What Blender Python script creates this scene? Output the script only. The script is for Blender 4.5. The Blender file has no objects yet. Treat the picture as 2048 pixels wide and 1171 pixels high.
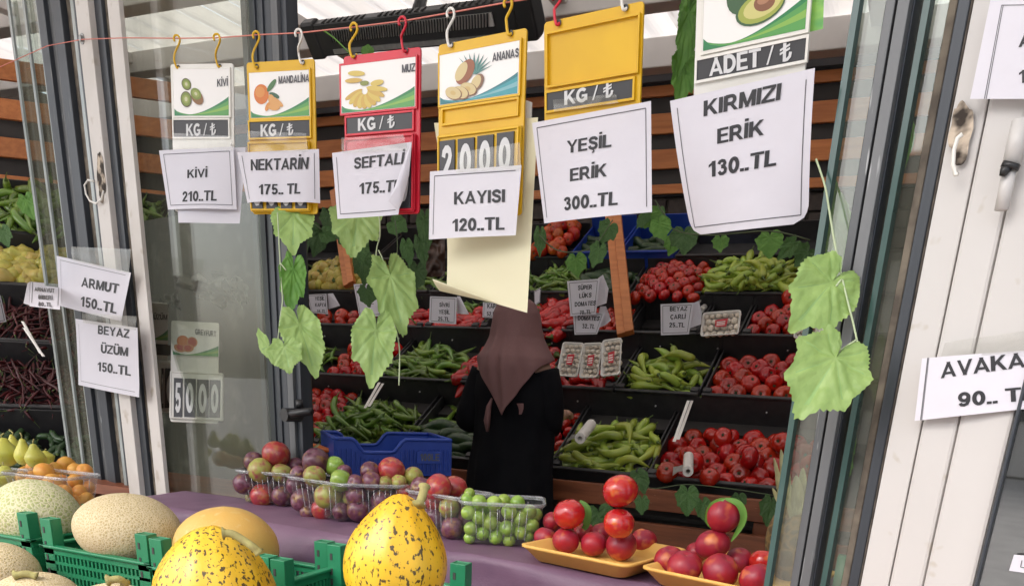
import bpy, math, random
from mathutils import Vector, Matrix, noise
random.seed(7)
R_ = random.random
S = bpy.context.scene
col = S.collection
rad = math.radians
# ------------------------------------------------------------------ camera
H = 1.30                      # eye height above the shop floor
F, CX, CY = 1640.0, 1024.0, 1340.0
dwn = Vector((-220, 4545, 1640)).normalized()
rgt = Vector((3861, 757, -1640)); rgt = (rgt - rgt.dot(dwn)*dwn).normalized()
fwd = rgt.cross(dwn)
CR = Matrix((rgt, fwd, -dwn))          # rows: world axes in camera (right, down, forward)
EYE = Vector((0, 0, H))
cam = bpy.data.cameras.new('camera'); camo = bpy.data.objects.new('camera', cam); col.objects.link(camo)
c0, c1, c2 = (CR @ Vector(v) for v in ((1, 0, 0), (0, -1, 0), (0, 0, -1)))
camo.matrix_world = Matrix.Translation(EYE) @ Matrix((c0, c1, c2)).transposed().to_4x4()
cam.sensor_width = 36; cam.lens = 36*F/2048; cam.shift_y = (CY-585.5)/2048; cam.clip_end = 400; cam.clip_start = .02
S.camera = camo
# ------------------------------------------------------------------ world, sun, exposure
W = bpy.data.worlds.new('World'); S.world = W; W.use_nodes = True
nt = W.node_tree; bg = nt.nodes['Background']; sky = nt.nodes.new('ShaderNodeTexSky')
sky.sky_type = 'NISHITA'; sky.sun_disc = False; sky.sun_elevation = rad(52); sky.sun_rotation = rad(200)
sky.air_density = 1.0; sky.dust_density = 4.0; sky.ozone_density = .6
hs_ = nt.nodes.new('ShaderNodeHueSaturation'); hs_.inputs['Saturation'].default_value = .45; nt.links.new(sky.outputs[0], hs_.inputs['Color']); nt.links.new(hs_.outputs[0], bg.inputs[0]); bg.inputs[1].default_value = .15
sl = bpy.data.lights.new('sun', 'SUN'); sl.energy = .5; sl.angle = rad(35); sl.color = (1, .95, .88)
so = bpy.data.objects.new('sun', sl); col.objects.link(so)
so.rotation_euler = Vector((-math.sin(rad(200))*math.cos(rad(52))*-1, -math.cos(rad(200))*math.cos(rad(52))*-1, math.sin(rad(52)))).to_track_quat('Z', 'Y').to_euler()
sd = Vector((-.42, -.62, .85)); so.rotation_euler = sd.to_track_quat('Z', 'Y').to_euler()
sky.sun_elevation = math.asin(sd.normalized().z); sky.sun_rotation = math.atan2(sd.x, sd.y)
S.view_settings.view_transform = 'Standard'; S.view_settings.look = 'None'
S.view_settings.exposure = 1.52; S.view_settings.gamma = 1
S.view_settings.use_curve_mapping = False
S.cycles.max_bounces = 10; S.cycles.transparent_max_bounces = 24; S.cycles.caustics_reflective = False; S.cycles.caustics_refractive = False
# ------------------------------------------------------------------ geometry of the place
def ray(px, py): return CR @ Vector(((px-CX)/F, (py-CY)/F, 1))
def at(px, py, Z): return EYE + ray(px, py)*Z
def hit(px, py, p, n):
    r = ray(px, py); return EYE + r*((Vector(p)-EYE).dot(n)/r.dot(n))
def aty(px, py, y): return hit(px, py, (0, y, 0), Vector((0, 1, 0)))
def onz(px, py, z): return hit(px, py, (0, 0, H+z), Vector((0, 0, 1)))
FD = Vector((.95625, -.29255, 0)); FN = Vector((-.29255, -.95625, 0)); FP = Vector((-2.203, 1.866, 0))
def onf(px, py, off=0.0): return hit(px, py, FP+FN*off, FN)
# ------------------------------------------------------------------ materials
MATS = {}
def mat(name, c1, c2=None, rough=.5, scale=20, detail=3, bump=0, bscale=None, metal=0, spec=.5, var=0, hue=0,
        lo=.35, hi=.65, trans=0, coat=0, sss=0, stretch=None, c3=None, lo3=.6, hi3=.7, s3=60, d3=2, kind='noise'):
    if name in MATS: return MATS[name]
    m = bpy.data.materials.new(name); m.use_nodes = True; t = m.node_tree; N = t.nodes; L = t.links
    b = N['Principled BSDF']
    b.inputs['Roughness'].default_value = rough; b.inputs['Metallic'].default_value = metal
    b.inputs['Specular IOR Level'].default_value = spec; b.inputs['Coat Weight'].default_value = coat
    b.inputs['Coat Roughness'].default_value = .15
    if sss: b.inputs['Subsurface Weight'].default_value = sss; b.inputs['Subsurface Radius'].default_value = (.02, .008, .004); b.inputs['Subsurface Scale'].default_value = .5
    tc = N.new('ShaderNodeTexCoord'); src = tc.outputs['Object']
    oi = N.new('ShaderNodeObjectInfo')
    ad = N.new('ShaderNodeVectorMath'); ad.operation = 'ADD'
    ml = N.new('ShaderNodeVectorMath'); ml.operation = 'SCALE'; ml.inputs[3].default_value = 40
    cb = N.new('ShaderNodeCombineXYZ'); L.new(oi.outputs['Random'], cb.inputs[0]); L.new(cb.outputs[0], ml.inputs[0])
    if stretch:
        mp = N.new('ShaderNodeMapping'); mp.inputs['Scale'].default_value = stretch; L.new(src, mp.inputs[0]); src = mp.outputs[0]
    L.new(src, ad.inputs[0]); L.new(ml.outputs[0], ad.inputs[1]); src = ad.outputs[0]
    out = None
    def nz(sc, de=detail):
        if kind == 'voronoi':
            n = N.new('ShaderNodeTexVoronoi'); n.feature = 'DISTANCE_TO_EDGE'; n.inputs['Scale'].default_value = sc
            # warp the cells so that they do not read as a regular grid
            w = N.new('ShaderNodeTexNoise'); w.inputs['Scale'].default_value = sc*.7; L.new(src, w.inputs[0])
            mx = N.new('ShaderNodeMixRGB'); mx.blend_type = 'ADD'; mx.inputs[0].default_value = 1.0/sc; L.new(src, mx.inputs[1]); L.new(w.outputs['Color'], mx.inputs[2]); L.new(mx.outputs[0], n.inputs[0])
            return n.outputs['Distance']
        n = N.new('ShaderNodeTexNoise'); n.inputs['Scale'].default_value = sc; n.inputs['Detail'].default_value = de
        L.new(src, n.inputs['Vector']); return n.outputs['Fac']
    if c2 is not None:
        mr = N.new('ShaderNodeMapRange'); mr.inputs[1].default_value = lo; mr.inputs[2].default_value = hi
        L.new(nz(scale), mr.inputs[0])
        mx = N.new('ShaderNodeMixRGB'); mx.inputs[1].default_value = (*c1, 1); mx.inputs[2].default_value = (*c2, 1)
        L.new(mr.outputs[0], mx.inputs[0]); out = mx.outputs[0]
        if c3 is not None:
            k2 = kind; kind_ = 'noise'
            n = N.new('ShaderNodeTexNoise'); n.inputs['Scale'].default_value = s3; n.inputs['Detail'].default_value = d3; L.new(src, n.inputs['Vector'])
            mr = N.new('ShaderNodeMapRange'); mr.inputs[1].default_value = lo3; mr.inputs[2].default_value = hi3; L.new(n.outputs['Fac'], mr.inputs[0])
            m3 = N.new('ShaderNodeMixRGB'); m3.inputs[2].default_value = (*c3, 1); L.new(out, m3.inputs[1]); L.new(mr.outputs[0], m3.inputs[0]); out = m3.outputs[0]
    if var or hue:
        hs = N.new('ShaderNodeHueSaturation')
        if out: L.new(out, hs.inputs['Color'])
        else: hs.inputs['Color'].default_value = (*c1, 1)
        for k, a in (('Value', var), ('Hue', hue)):
            r = N.new('ShaderNodeMapRange'); base = 1 if k == 'Value' else .5
            r.inputs[3].default_value = base-a; r.inputs[4].default_value = base+a
            if k == 'Hue':
                fr = N.new('ShaderNodeMath'); fr.operation = 'MULTIPLY'; fr.inputs[1].default_value = 17.3; L.new(oi.outputs['Random'], fr.inputs[0])
                f2 = N.new('ShaderNodeMath'); f2.operation = 'FRACT'; L.new(fr.outputs[0], f2.inputs[0]); L.new(f2.outputs[0], r.inputs[0])
            else: L.new(oi.outputs['Random'], r.inputs[0])
            L.new(r.outputs[0], hs.inputs[k])
        out = hs.outputs[0]
    if out: L.new(out, b.inputs['Base Color'])
    else: b.inputs['Base Color'].default_value = (*c1, 1)
    if bump:
        bp = N.new('ShaderNodeBump'); bp.inputs['Strength'].default_value = min(1, bump); bp.inputs['Distance'].default_value = .002*max(1, bump)
        L.new(nz(bscale or scale, 4), bp.inputs['Height']); L.new(bp.outputs[0], b.inputs['Normal'])
    if trans:
        tr = N.new('ShaderNodeBsdfTranslucent'); ms = N.new('ShaderNodeMixShader'); ms.inputs[0].default_value = trans
        if out: L.new(out, tr.inputs[0])
        else: tr.inputs[0].default_value = (*c1, 1)
        L.new(b.outputs[0], ms.inputs[1]); L.new(tr.outputs[0], ms.inputs[2]); L.new(ms.outputs[0], N['Material Output'].inputs[0])
    MATS[name] = m; return m
def clear(name, tint, gl=.12, rough=.03, veil=0.0, veil_col=(.5, .5, .45), scale=6):
    if name in MATS: return MATS[name]
    m = bpy.data.materials.new(name); m.use_nodes = True; t = m.node_tree; N = t.nodes; L = t.links
    N.remove(N['Principled BSDF'])
    tr = N.new('ShaderNodeBsdfTransparent'); tr.inputs[0].default_value = (*tint, 1)
    g = N.new('ShaderNodeBsdfGlossy'); g.inputs['Roughness'].default_value = rough
    fr = N.new('ShaderNodeLayerWeight'); fr.inputs[0].default_value = .5
    pw = N.new('ShaderNodeMath'); pw.operation = 'POWER'; pw.inputs[1].default_value = 4; L.new(fr.outputs['Facing'], pw.inputs[0])
    m0 = N.new('ShaderNodeMath'); m0.operation = 'MULTIPLY_ADD'; m0.inputs[1].default_value = .8; m0.inputs[2].default_value = .04; L.new(pw.outputs[0], m0.inputs[0]); fr = m0
    ad = N.new('ShaderNodeMath'); ad.operation = 'ADD'; ad.use_clamp = True; ad.inputs[1].default_value = gl; L.new(fr.outputs[0], ad.inputs[0])
    m1 = N.new('ShaderNodeMixShader'); L.new(ad.outputs[0], m1.inputs[0]); L.new(tr.outputs[0], m1.inputs[1]); L.new(g.outputs[0], m1.inputs[2])
    res = m1
    if veil:
        d = N.new('ShaderNodeBsdfDiffuse'); d.inputs[0].default_value = (*veil_col, 1)
        tc = N.new('ShaderNodeTexCoord'); n = N.new('ShaderNodeTexNoise'); n.inputs['Scale'].default_value = scale; n.inputs['Detail'].default_value = 6; n.inputs['Distortion'].default_value = 1.5
        mp = N.new('ShaderNodeMapping'); mp.inputs['Scale'].default_value = (1, 1, .35); mp.inputs['Rotation'].default_value = (.1, .25, 0); L.new(tc.outputs['Object'], mp.inputs[0]); L.new(mp.outputs[0], n.inputs[0])
        mr = N.new('ShaderNodeMapRange'); mr.inputs[1].default_value = .35; mr.inputs[2].default_value = .8; mr.inputs[3].default_value = veil*.35; mr.inputs[4].default_value = veil
        L.new(n.outputs['Fac'], mr.inputs[0])
        m2 = N.new('ShaderNodeMixShader'); L.new(mr.outputs[0], m2.inputs[0]); L.new(m1.outputs[0], m2.inputs[1]); L.new(d.outputs[0], m2.inputs[2]); res = m2
    L.new(res.outputs[0], N['Material Output'].inputs[0]); MATS[name] = m; return m
# ------------------------------------------------------------------ mesh builder
def tag(o, label=None, cat=None, group=None, kind=None):
    for k, v in (('label', label), ('category', cat), ('group', group), ('kind', kind)):
        if v: o[k] = v
    return o
def empty(name, loc=(0, 0, 0), label=None, cat=None, group=None, mw=None):
    o = bpy.data.objects.new(name, None); o.empty_display_size = .05; col.objects.link(o)
    if mw is not None: o.matrix_world = mw
    else: o.location = loc
    return tag(o, label, cat, group)
class B:
    def __init__(s): s.v = []; s.f = []; s.m = []; s.cur = 0
    def mi(s, i): s.cur = i; return s
    def add(s, vs, fs):
        k = len(s.v); s.v += [tuple(v) for v in vs]; s.f += [tuple(i+k for i in f) for f in fs]; s.m += [s.cur]*len(fs); return s
    def box(s, c, d, M=None):
        x, y, z = (a/2 for a in d); c = Vector(c)
        vs = [Vector((i*x, j*y, k*z)) for i in (-1, 1) for j in (-1, 1) for k in (-1, 1)]
        vs = [c+(M @ v if M else v) for v in vs]
        return s.add(vs, [(0, 1, 3, 2), (4, 6, 7, 5), (0, 4, 5, 1), (2, 3, 7, 6), (0, 2, 6, 4), (1, 5, 7, 3)])
    def grid(s, fn, nx, ny, closed=False, flip=False):
        vs = [fn(i/nx, j/ny) for j in range(ny+1) for i in range(nx if closed else nx+1)]
        w = nx if closed else nx+1; fs = []
        for j in range(ny):
            for i in range(nx):
                a = j*w+i; b_ = j*w+(i+1) % w; q = (a, b_, b_+w, a+w); fs.append(q[::-1] if flip else q)
        return s.add(vs, fs)
    def tube(s, pts, r, n=8, cap=True):
        pts = [Vector(p) for p in pts]; rs = r if isinstance(r, (list, tuple)) else [r]*len(pts)
        up = Vector((.13, .27, 1)); vs = []
        for i, p in enumerate(pts):
            t = (pts[min(i+1, len(pts)-1)]-pts[max(i-1, 0)]).normalized()
            if i == 0:
                a = t.cross(up)
                if a.length < .1: a = t.cross(Vector((1, 0, 0)))
            a = (a-a.dot(t)*t).normalized(); b_ = t.cross(a)
            vs += [p+(a*math.cos(2*math.pi*k/n)+b_*math.sin(2*math.pi*k/n))*rs[i] for k in range(n)]
        fs = [(j*n+k, j*n+(k+1) % n, (j+1)*n+(k+1) % n, (j+1)*n+k) for j in range(len(pts)-1) for k in range(n)]
        if cap: fs += [tuple(range(n))[::-1], tuple(range((len(pts)-1)*n, len(pts)*n))]
        return s.add(vs, fs)
    def poly(s, pts): return s.add(pts, [tuple(range(len(pts)))])
    def build(s, name, mats, parent=None, smooth=True, **tg):
        me = bpy.data.meshes.new(name); me.from_pydata(s.v, [], s.f); me.update()
        for m in (mats if isinstance(mats, (list, tuple)) else [mats]): me.materials.append(m)
        me.polygons.foreach_set('material_index', s.m)
        me.polygons.foreach_set('use_smooth', [smooth]*len(s.f))
        o = bpy.data.objects.new(name, me); col.objects.link(o)
        if parent: o.parent = parent
        return tag(o, **tg)
    def mesh(s, name, mats, smooth=True):
        me = bpy.data.meshes.new(name); me.from_pydata(s.v, [], s.f); me.update()
        for m in (mats if isinstance(mats, (list, tuple)) else [mats]): me.materials.append(m)
        me.polygons.foreach_set('material_index', s.m); me.polygons.foreach_set('use_smooth', [smooth]*len(s.f))
        return me
def put(name, me, M, parent=None, **tg):
    o = bpy.data.objects.new(name, me); col.objects.link(o); o.parent = parent
    o.matrix_world = M if not parent else o.matrix_world
    if parent: o.matrix_basis = M
    return tag(o, **tg)
def bevel(o, w=.002, seg=2):
    m = o.modifiers.new('b', 'BEVEL'); m.width = w; m.segments = seg; m.limit_method = 'ANGLE'; return o
def solid(o, t):
    m = o.modifiers.new('s', 'SOLIDIFY'); m.thickness = t; m.offset = 0; return o
def frame(o, x, y, z):
    return Matrix(((x[0], y[0], z[0], o[0]), (x[1], y[1], z[1], o[1]), (x[2], y[2], z[2], o[2]), (0, 0, 0, 1)))
# ------------------------------------------------------------------ text
TXT = {}
def _arc(cx, cy, rx, ry, a0, a1, n=12): return [(cx+rx*math.cos(rad(a0+(a1-a0)*k/n)), cy+ry*math.sin(rad(a0+(a1-a0)*k/n))) for k in range(n+1)]
def _rc(x0, y0, x1, y1): return ('q', [(x0, y0), (x1, y0), (x1, y1), (x0, y1)])
def _q(*p): return ('q', list(p))
def _s(p, w=.18): return ('s', p, w)
_ST, _T = .19, .165
_CED = _s([(.37, .02), (.44, -.06), (.47, -.14), (.42, -.21), (.32, -.22)], .08)
_S = _s([(.67, .70), (.62, .84), (.50, .912), (.36, .915), (.20, .88), (.12, .76), (.16, .63), (.30, .56), (.48, .50), (.62, .42), (.67, .29), (.60, .15), (.46, .088), (.30, .09), (.15, .17), (.09, .31)], .17)
_C = _s(_arc(.44, .5, .35, .41, 42, 318, 20), .18)
_bowl = lambda x, y0, y1: _s([(.09, y1)]+_arc(x, (y0+y1)/2, .20, (y1-y0)/2, 90, -90, 10)+[(.09, y0)], .165)
GL = {'I': (.19, [_rc(0, 0, .19, 1)]), 'L': (.64, [_rc(0, 0, .19, 1), _rc(.19, 0, .64, _T)]), 'E': (.70, [_rc(0, 0, .19, 1), _rc(.19, 0, .70, _T), _rc(.19, .43, .64, .59), _rc(.19, 1-_T, .68, 1)]),
 'F': (.64, [_rc(0, 0, .19, 1), _rc(.19, .42, .58, .58), _rc(.19, 1-_T, .64, 1)]), 'T': (.76, [_rc(0, 1-_T, .76, 1), _rc(.285, 0, .475, 1-_T)]),
 'K': (.86, [_rc(0, 0, .19, 1), _q((.19, .26), (.56, 1), (.82, 1), (.40, .50), (.19, .30)) and _q((.19, .27), (.19, .53), (.57, 1), (.82, 1)), _q((.30, .52), (.45, .69), (.87, 0), (.62, 0))]),
 'N': (.80, [_rc(0, 0, .18, 1), _rc(.62, 0, .80, 1), _q((0, 1), (.20, 1), (.80, 0), (.60, 0))]), 'M': (.94, [_rc(0, 0, .18, 1), _rc(.76, 0, .94, 1), _q((0, 1), (.26, 1), (.56, 0), (.38, 0)), _q((.94, 1), (.68, 1), (.38, 0), (.56, 0))]),
 'A': (.92, [_q((0, 0), (.21, 0), (.565, 1), (.355, 1)), _q((.92, 0), (.71, 0), (.355, 1), (.565, 1)), _rc(.2, .20, .72, .36)]), 'V': (.88, [_q((0, 1), (.21, 1), (.545, 0), (.335, 0)), _q((.88, 1), (.67, 1), (.335, 0), (.545, 0))]),
 'Y': (.86, [_q((0, 1), (.23, 1), (.525, .40), (.335, .40)), _q((.86, 1), (.63, 1), (.335, .40), (.525, .40)), _rc(.335, 0, .525, .42)]), 'Z': (.72, [_rc(0, 1-_T, .72, 1), _rc(0, 0, .72, _T), _q((0, _T), (.25, _T), (.72, 1-_T), (.47, 1-_T))]),
 'O': (.88, [_s(_arc(.44, .5, .35, .41, 0, 360, 26))]), 'C': (.80, [_C]), 'G': (.84, [_s(_arc(.44, .5, .35, .41, 42, 330, 20)), _rc(.46, .37, .84, .52), _rc(.66, .10, .84, .37)]),
 'D': (.80, [_rc(0, 0, .19, 1), _s([(.19, .915)]+_arc(.33, .5, .38, .415, 90, -90, 14)+[(.19, .085)], .17)]), 'U': (.76, [_s([(.095, 1)]+_arc(.38, .38, .285, .29, 180, 360, 12)+[(.665, 1)], .19)]),
 'B': (.76, [_rc(0, 0, .19, 1), _bowl(.40, .50, .917), _bowl(.44, .083, .50)]), 'P': (.72, [_rc(0, 0, .19, 1), _bowl(.42, .43, .917)]), 'R': (.84, [_rc(0, 0, .19, 1), _bowl(.44, .45, .917), _q((.34, .45), (.56, .45), (.86, 0), (.61, 0))]),
 'S': (.76, [_S]), '0': (.66, [_s(_arc(.33, .5, .235, .41, 0, 360, 22))]), '1': (.50, [_rc(.26, 0, .45, 1), _q((.04, .62), (.04, .79), (.30, 1), (.32, .84))]),
 '2': (.64, [_s([(.10, .68), (.14, .83), (.25, .912), (.38, .915), (.50, .85), (.54, .72), (.49, .58), (.36, .42), (.20, .24), (.12, .12)], .175), _rc(.02, 0, .62, _T)]),
 '3': (.64, [_s([(.09, .73), (.16, .87), (.30, .915), (.45, .87), (.50, .74), (.43, .60), (.26, .54)], .165), _s([(.26, .54), (.45, .50), (.55, .36), (.51, .18), (.38, .088), (.22, .10), (.10, .25)], .165)]),
 '5': (.66, [_rc(.12, .84, .60, 1), _s([(.18, .95), (.13, .50)], .15), _s([(.11, .46), (.28, .565), (.44, .55), (.56, .42), (.55, .22), (.42, .10), (.26, .085), (.10, .22)], .17)]),
 '7': (.64, [_rc(.03, .84, .62, 1), _s([(.53, .88), (.37, .55), (.28, .25), (.26, 0)], .18)]), '8': (.66, [_s(_arc(.33, .72, .19, .19, 0, 360, 18), .165), _s(_arc(.33, .29, .235, .205, 0, 360, 18), .165)]),
 '9': (.66, [_s(_arc(.33, .66, .23, .255, 0, 360, 20), .17), _s([(.565, .66), (.55, .36), (.47, .16), (.33, .09), (.18, .12), (.11, .24)], .16)]),
 '.': (.19, [_rc(0, 0, .19, .19)]), ',': (.19, [_rc(0, 0, .19, .19), _q((.08, -.16), (.0, -.12), (.11, 0), (.19, 0))]), '/': (.40, [_q((0, 0), (.12, 0), (.40, 1), (.28, 1))]), ' ': (.22, []),
 '₺': (.76, [_rc(.22, 0, .36, 1), _s([(.29, .07), (.48, .09), (.63, .22), (.68, .46)], .14), _q((.02, .38), (.02, .50), (.60, .72), (.60, .60)), _q((.02, .58), (.02, .70), (.60, .92), (.60, .80))])}
_d = lambda x: _rc(x, 1.09, x+.17, 1.26)
GL['İ'] = (.19, GL['I'][1]+[_d(.01)]); GL['Ü'] = (.76, GL['U'][1]+[_d(.14), _d(.45)]); GL['Ş'] = (.76, GL['S'][1]+[_CED]); GL['Ç'] = (.80, GL['C'][1]+[_CED])
def glyphs(s, bold=0):
    """bold sans capitals drawn from bars and swept strokes: vertices (x, y, layer) with cap height 1"""
    if s in TXT: return TXT[s]
    vs, fs, x, lay = [], [], 0, 0
    for ch in s:
        w, parts = GL[ch]
        for p in parts:
            k = len(vs)
            if p[0] == 'q':
                mx_ = sum(q[0] for q in p[1])/len(p[1]); bar = max(q[1] for q in p[1])-min(q[1] for q in p[1]) < .3
                vs += [(x+a+(.032 if a > mx_ else -.032), b_+((.014 if b_ > .5 else -.0) if bar and ch not in '.' else 0), lay) for a, b_ in p[1]]; fs.append(tuple(range(k, k+len(p[1]))))
            else:
                P, h = p[1], p[2]*.66; n = len(P); closed = (P[0][0]-P[-1][0])**2+(P[0][1]-P[-1][1])**2 < 1e-6
                for i in range(n):
                    a, c = P[(i-1) % (n-1)] if closed else P[max(i-1, 0)], P[(i+1) % (n-1) if closed and i == n-1 else min(i+1, n-1)]
                    if closed and i == 0: a = P[n-2]
                    dx, dy = c[0]-a[0], c[1]-a[1]; l = math.hypot(dx, dy)+1e-9
                    vs += [(x+P[i][0]-dy/l*h, P[i][1]+dx/l*h, lay), (x+P[i][0]+dy/l*h, P[i][1]-dx/l*h, lay)]
                fs += [(k+2*i, k+2*i+1, k+2*i+3, k+2*i+2) for i in range(n-1)]
            lay += 1
        x += w+.115
    x -= .115
    TXT[s] = ([(v[0]/x, v[1], v[2]) for v in vs], fs); return TXT[s]
class Plane:
    """a flat board seen at given picture points: origin, unit vectors u (right), v (down), n (towards the viewer)"""
    def __init__(s, TL, TR, BL, width=None, Z=None):
        r1, r2, r3 = ray(*TL), ray(*TR), ray(*BL)
        u = r1.cross(r2).cross(Vector((0, 0, 1))).normalized()
        if u.dot(c0) < 0: u = -u
        v = r1.cross(r3).normalized().cross(u).normalized()
        if v.z > 0: v = -v
        n = u.cross(v).normalized()
        if n.dot(r1) > 0: n = -n
        s.u, s.v, s.n = u, v, n; s.o = EYE+r1*1.0
        if width:
            w = (s.p(*TR)-s.o).length; s.o = EYE+r1*(width/w)
        elif Z: s.o = EYE+r1*Z
        else:
            m = ((TL[0]+TR[0])/2, (TL[1]+TR[1])/2); tgt = onf(*m, .064); q = hit(*m, s.o, s.n); s.o = EYE+r1*((tgt-EYE).length/(q-EYE).length)
        s.w = (s.p(*TR)-s.o).dot(u); s.h = (s.p(*BL)-s.o).dot(v)
    def p(s, px, py, off=0.0): return hit(px, py, s.o+s.n*off, s.n)
    def ab(s, px, py): d = s.p(px, py)-s.o; return d.dot(s.u), d.dot(s.v)
    def M(s): return frame(s.o, s.u, -s.n, -s.v)     # local x right, y away, z up
class FPl(Plane):
    def __init__(s, o, u, n):
        s.o = Vector(o); s.u = Vector(u).normalized(); s.n = Vector(n).normalized(); s.v = s.u.cross(s.n)
        if s.v.z > 0: s.v = -s.v
class Sheet:
    def __init__(s, pl, TL, TR, BR, BL, off=0, bulge=None):
        s.c = [pl.p(*q, off) for q in (TL, TR, BR, BL)]; s.pl = pl; s.off = off; s.b = bulge or (lambda u, v: 0)
    def at(s, u, v, d=0):
        a, b_, c, e = s.c; p = a*(1-u)*(1-v)+b_*u*(1-v)+c*u*v+e*(1-u)*v
        return p+s.pl.n*(s.b(u, v)+d)
    def inv(s, px, py):
        q = s.pl.p(px, py, s.off); u = v = .5
        for _ in range(8):
            a, b_, c, e = s.c; p = a*(1-u)*(1-v)+b_*u*(1-v)+c*u*v+e*(1-u)*v
            du = (b_-a)*(1-v)+(c-e)*v; dv = (e-a)*(1-u)+(c-b_)*u; r = q-p
            # solve 2x2 in plane coordinates
            A = (du.dot(s.pl.u), dv.dot(s.pl.u), du.dot(s.pl.v), dv.dot(s.pl.v)); rx, ry = r.dot(s.pl.u), r.dot(s.pl.v)
            D = A[0]*A[3]-A[1]*A[2]; u += (rx*A[3]-A[1]*ry)/D; v += (A[0]*ry-A[2]*rx)/D
        return u, v
    def mesh(s, name, m, parent=None, nx=14, ny=12, **tg):
        return B().grid(lambda u, v: s.at(u, v), nx, ny).build(name, m, parent, **tg)
    def line(s, b_, u0, v0, u1, v1, w):
        n = 10; L = ((s.at(u1, v1)-s.at(u0, v0)).length)
        du, dv = u1-u0, v1-v0; W_ = (s.at(1, 0)-s.at(0, 0)).length; H_ = (s.at(0, 1)-s.at(0, 0)).length
        if abs(du) > abs(dv): off = (0, w/H_)
        else: off = (w/W_, 0)
        b_.grid(lambda a, c: s.at(u0+du*a+off[0]*(c-.5), v0+dv*a+off[1]*(c-.5), .0005), n, 1)
    def border(s, m, parent, ins=(.055, .07), w=.0012, sides='TLRB'):
        b_ = B(); i, j = ins
        if 'T' in sides: s.line(b_, i, j, 1-i, j, w)
        if 'B' in sides: s.line(b_, i, 1-j, 1-i, 1-j, w)
        if 'L' in sides: s.line(b_, i, j, i, 1-j, w)
        if 'R' in sides: s.line(b_, 1-i, j, 1-i, 1-j, w)
        return b_.build('printed_border', m, parent, False)
    def text(s, str_, bl, br, h, m, parent, bold=.028, name='printed_text', d=.0006):
        vs, fs = glyphs(str_, bold)
        u0, v0 = s.inv(*bl); u1, v1 = s.inv(*br)
        dx, dy = br[0]-bl[0], br[1]-bl[1]; ut, vt = s.inv(bl[0], bl[1]-h)
        out = [s.at(u0+(u1-u0)*x+(ut-u0)*y, v0+(v1-v0)*x+(vt-v0)*y, d+k*.00003) for x, y, k in vs]
        return B().add(out, fs).build(name, m, parent, False)
# ================================================================== materials
M_white = mat('white_paint', (.60, .565, .53), (.50, .465, .42), rough=.45, scale=6, bump=.15, bscale=60, lo=.5, hi=.8, c3=(.38, .32, .25), lo3=.64, hi3=.8, s3=22)
M_white2 = mat('white_panel', (.52, .50, .48), (.47, .45, .43), rough=.4, scale=3, bump=.08, bscale=40, lo=.45, hi=.8, c3=(.42, .38, .32), lo3=.67, hi3=.76, s3=34, detail=5)
M_anth = mat('anthracite_frame', (.030, .036, .045), (.05, .056, .066), rough=.38, scale=30, metal=.2, bump=.1, bscale=250, stretch=(1, 1, .05), c3=(.22, .22, .2), lo3=.72, hi3=.76, s3=90)
M_anth2 = mat('weathered_aluminium', (.14, .145, .15), (.085, .09, .095), rough=.45, scale=14, metal=.15, bump=.2, bscale=160, c3=(.42, .43, .43), lo3=.66, hi3=.74, s3=110, stretch=(1, 1, .12))
M_rub = mat('dirty_rubber', (.10, .085, .07), (.05, .043, .036), rough=.9, scale=60, bump=.5, bscale=200)
M_grime = mat('grimy_strip', (.20, .17, .13), (.09, .075, .06), rough=.9, scale=30, bump=.4, bscale=120)
M_greenedge = mat('glass_edge', (.03, .075, .065), (.05, .10, .09), rough=.15, scale=10)
M_paleedge = mat('pale_glass_edge', (.34, .37, .36), (.25, .28, .27), rough=.2, scale=10)
M_glassL = clear('window_glass_dull', (.88, .90, .86), gl=-.01, rough=.02, veil=.12, veil_col=(.34, .34, .27), scale=4)  # pale streaks mixed into the glass stand in for its reflections
M_glassR = clear('window_glass_green', (.80, .86, .82), gl=.04, rough=.03, veil=.22, veil_col=(.36, .34, .26), scale=5)  # warm diffuse colour stands in for brownish green reflections
M_glassD = clear('window_glass_dark', (.35, .38, .37), gl=.25, rough=.02, veil=.05)
M_clear = clear('clear_plastic', (.95, .96, .96), gl=.0, rough=.05, veil=.05, veil_col=(.85, .86, .88), scale=30)
M_rim = clear('clear_rim', (.93, .94, .95), gl=.08, rough=.12, veil=.26, veil_col=(.75, .76, .78), scale=50)
M_film = clear('clear_film', (.98, .98, .98), gl=-.02, rough=.2)
M_tape = clear('clear_tape', (.90, .90, .88), gl=.02, rough=.15, veil=.10, veil_col=(.8, .78, .72), scale=60)
M_orange = mat('orange_slat', (.62, .22, .065), (.50, .16, .045), rough=.45, scale=9, stretch=(.6, 6, 6), bump=.15, var=.12)
M_wood = mat('brown_rail', (.27, .085, .035), (.17, .05, .02), rough=.5, scale=8, stretch=(.6, 5, 5), bump=.2, c3=(.4, .22, .12), lo3=.72, hi3=.78, s3=60)
M_black = mat('black_backing', (.038, .035, .035), (.05, .046, .044), rough=.7, scale=5)
M_crate = mat('black_crate', (.026, .025, .027), (.038, .037, .038), rough=.5, scale=20, bump=.1)
M_blue = mat('blue_plastic', (.012, .045, .30), (.02, .06, .36), rough=.4, scale=8, bump=.08, bscale=80, var=.06)
M_green = mat('green_plastic', (.012, .17, .075), (.02, .22, .10), rough=.38, scale=6, bump=.1, bscale=60, c3=(.10, .30, .18), lo3=.7, hi3=.85, s3=40)
M_cloth = mat('purple_cloth', (.150, .080, .132), (.180, .102, .158), rough=.55, scale=4, bump=.3, bscale=300, c3=(.10, .055, .10), lo3=.5, hi3=.8, s3=9)
M_ceil = mat('ceiling_panel', (.66, .62, .585), (.56, .52, .48), rough=.6, scale=4, stretch=(1, .3, 1), c3=(.25, .20, .16), lo3=.66, hi3=.78, s3=8, trans=.55)  # translucency put in so that sky light fills the shop
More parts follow.
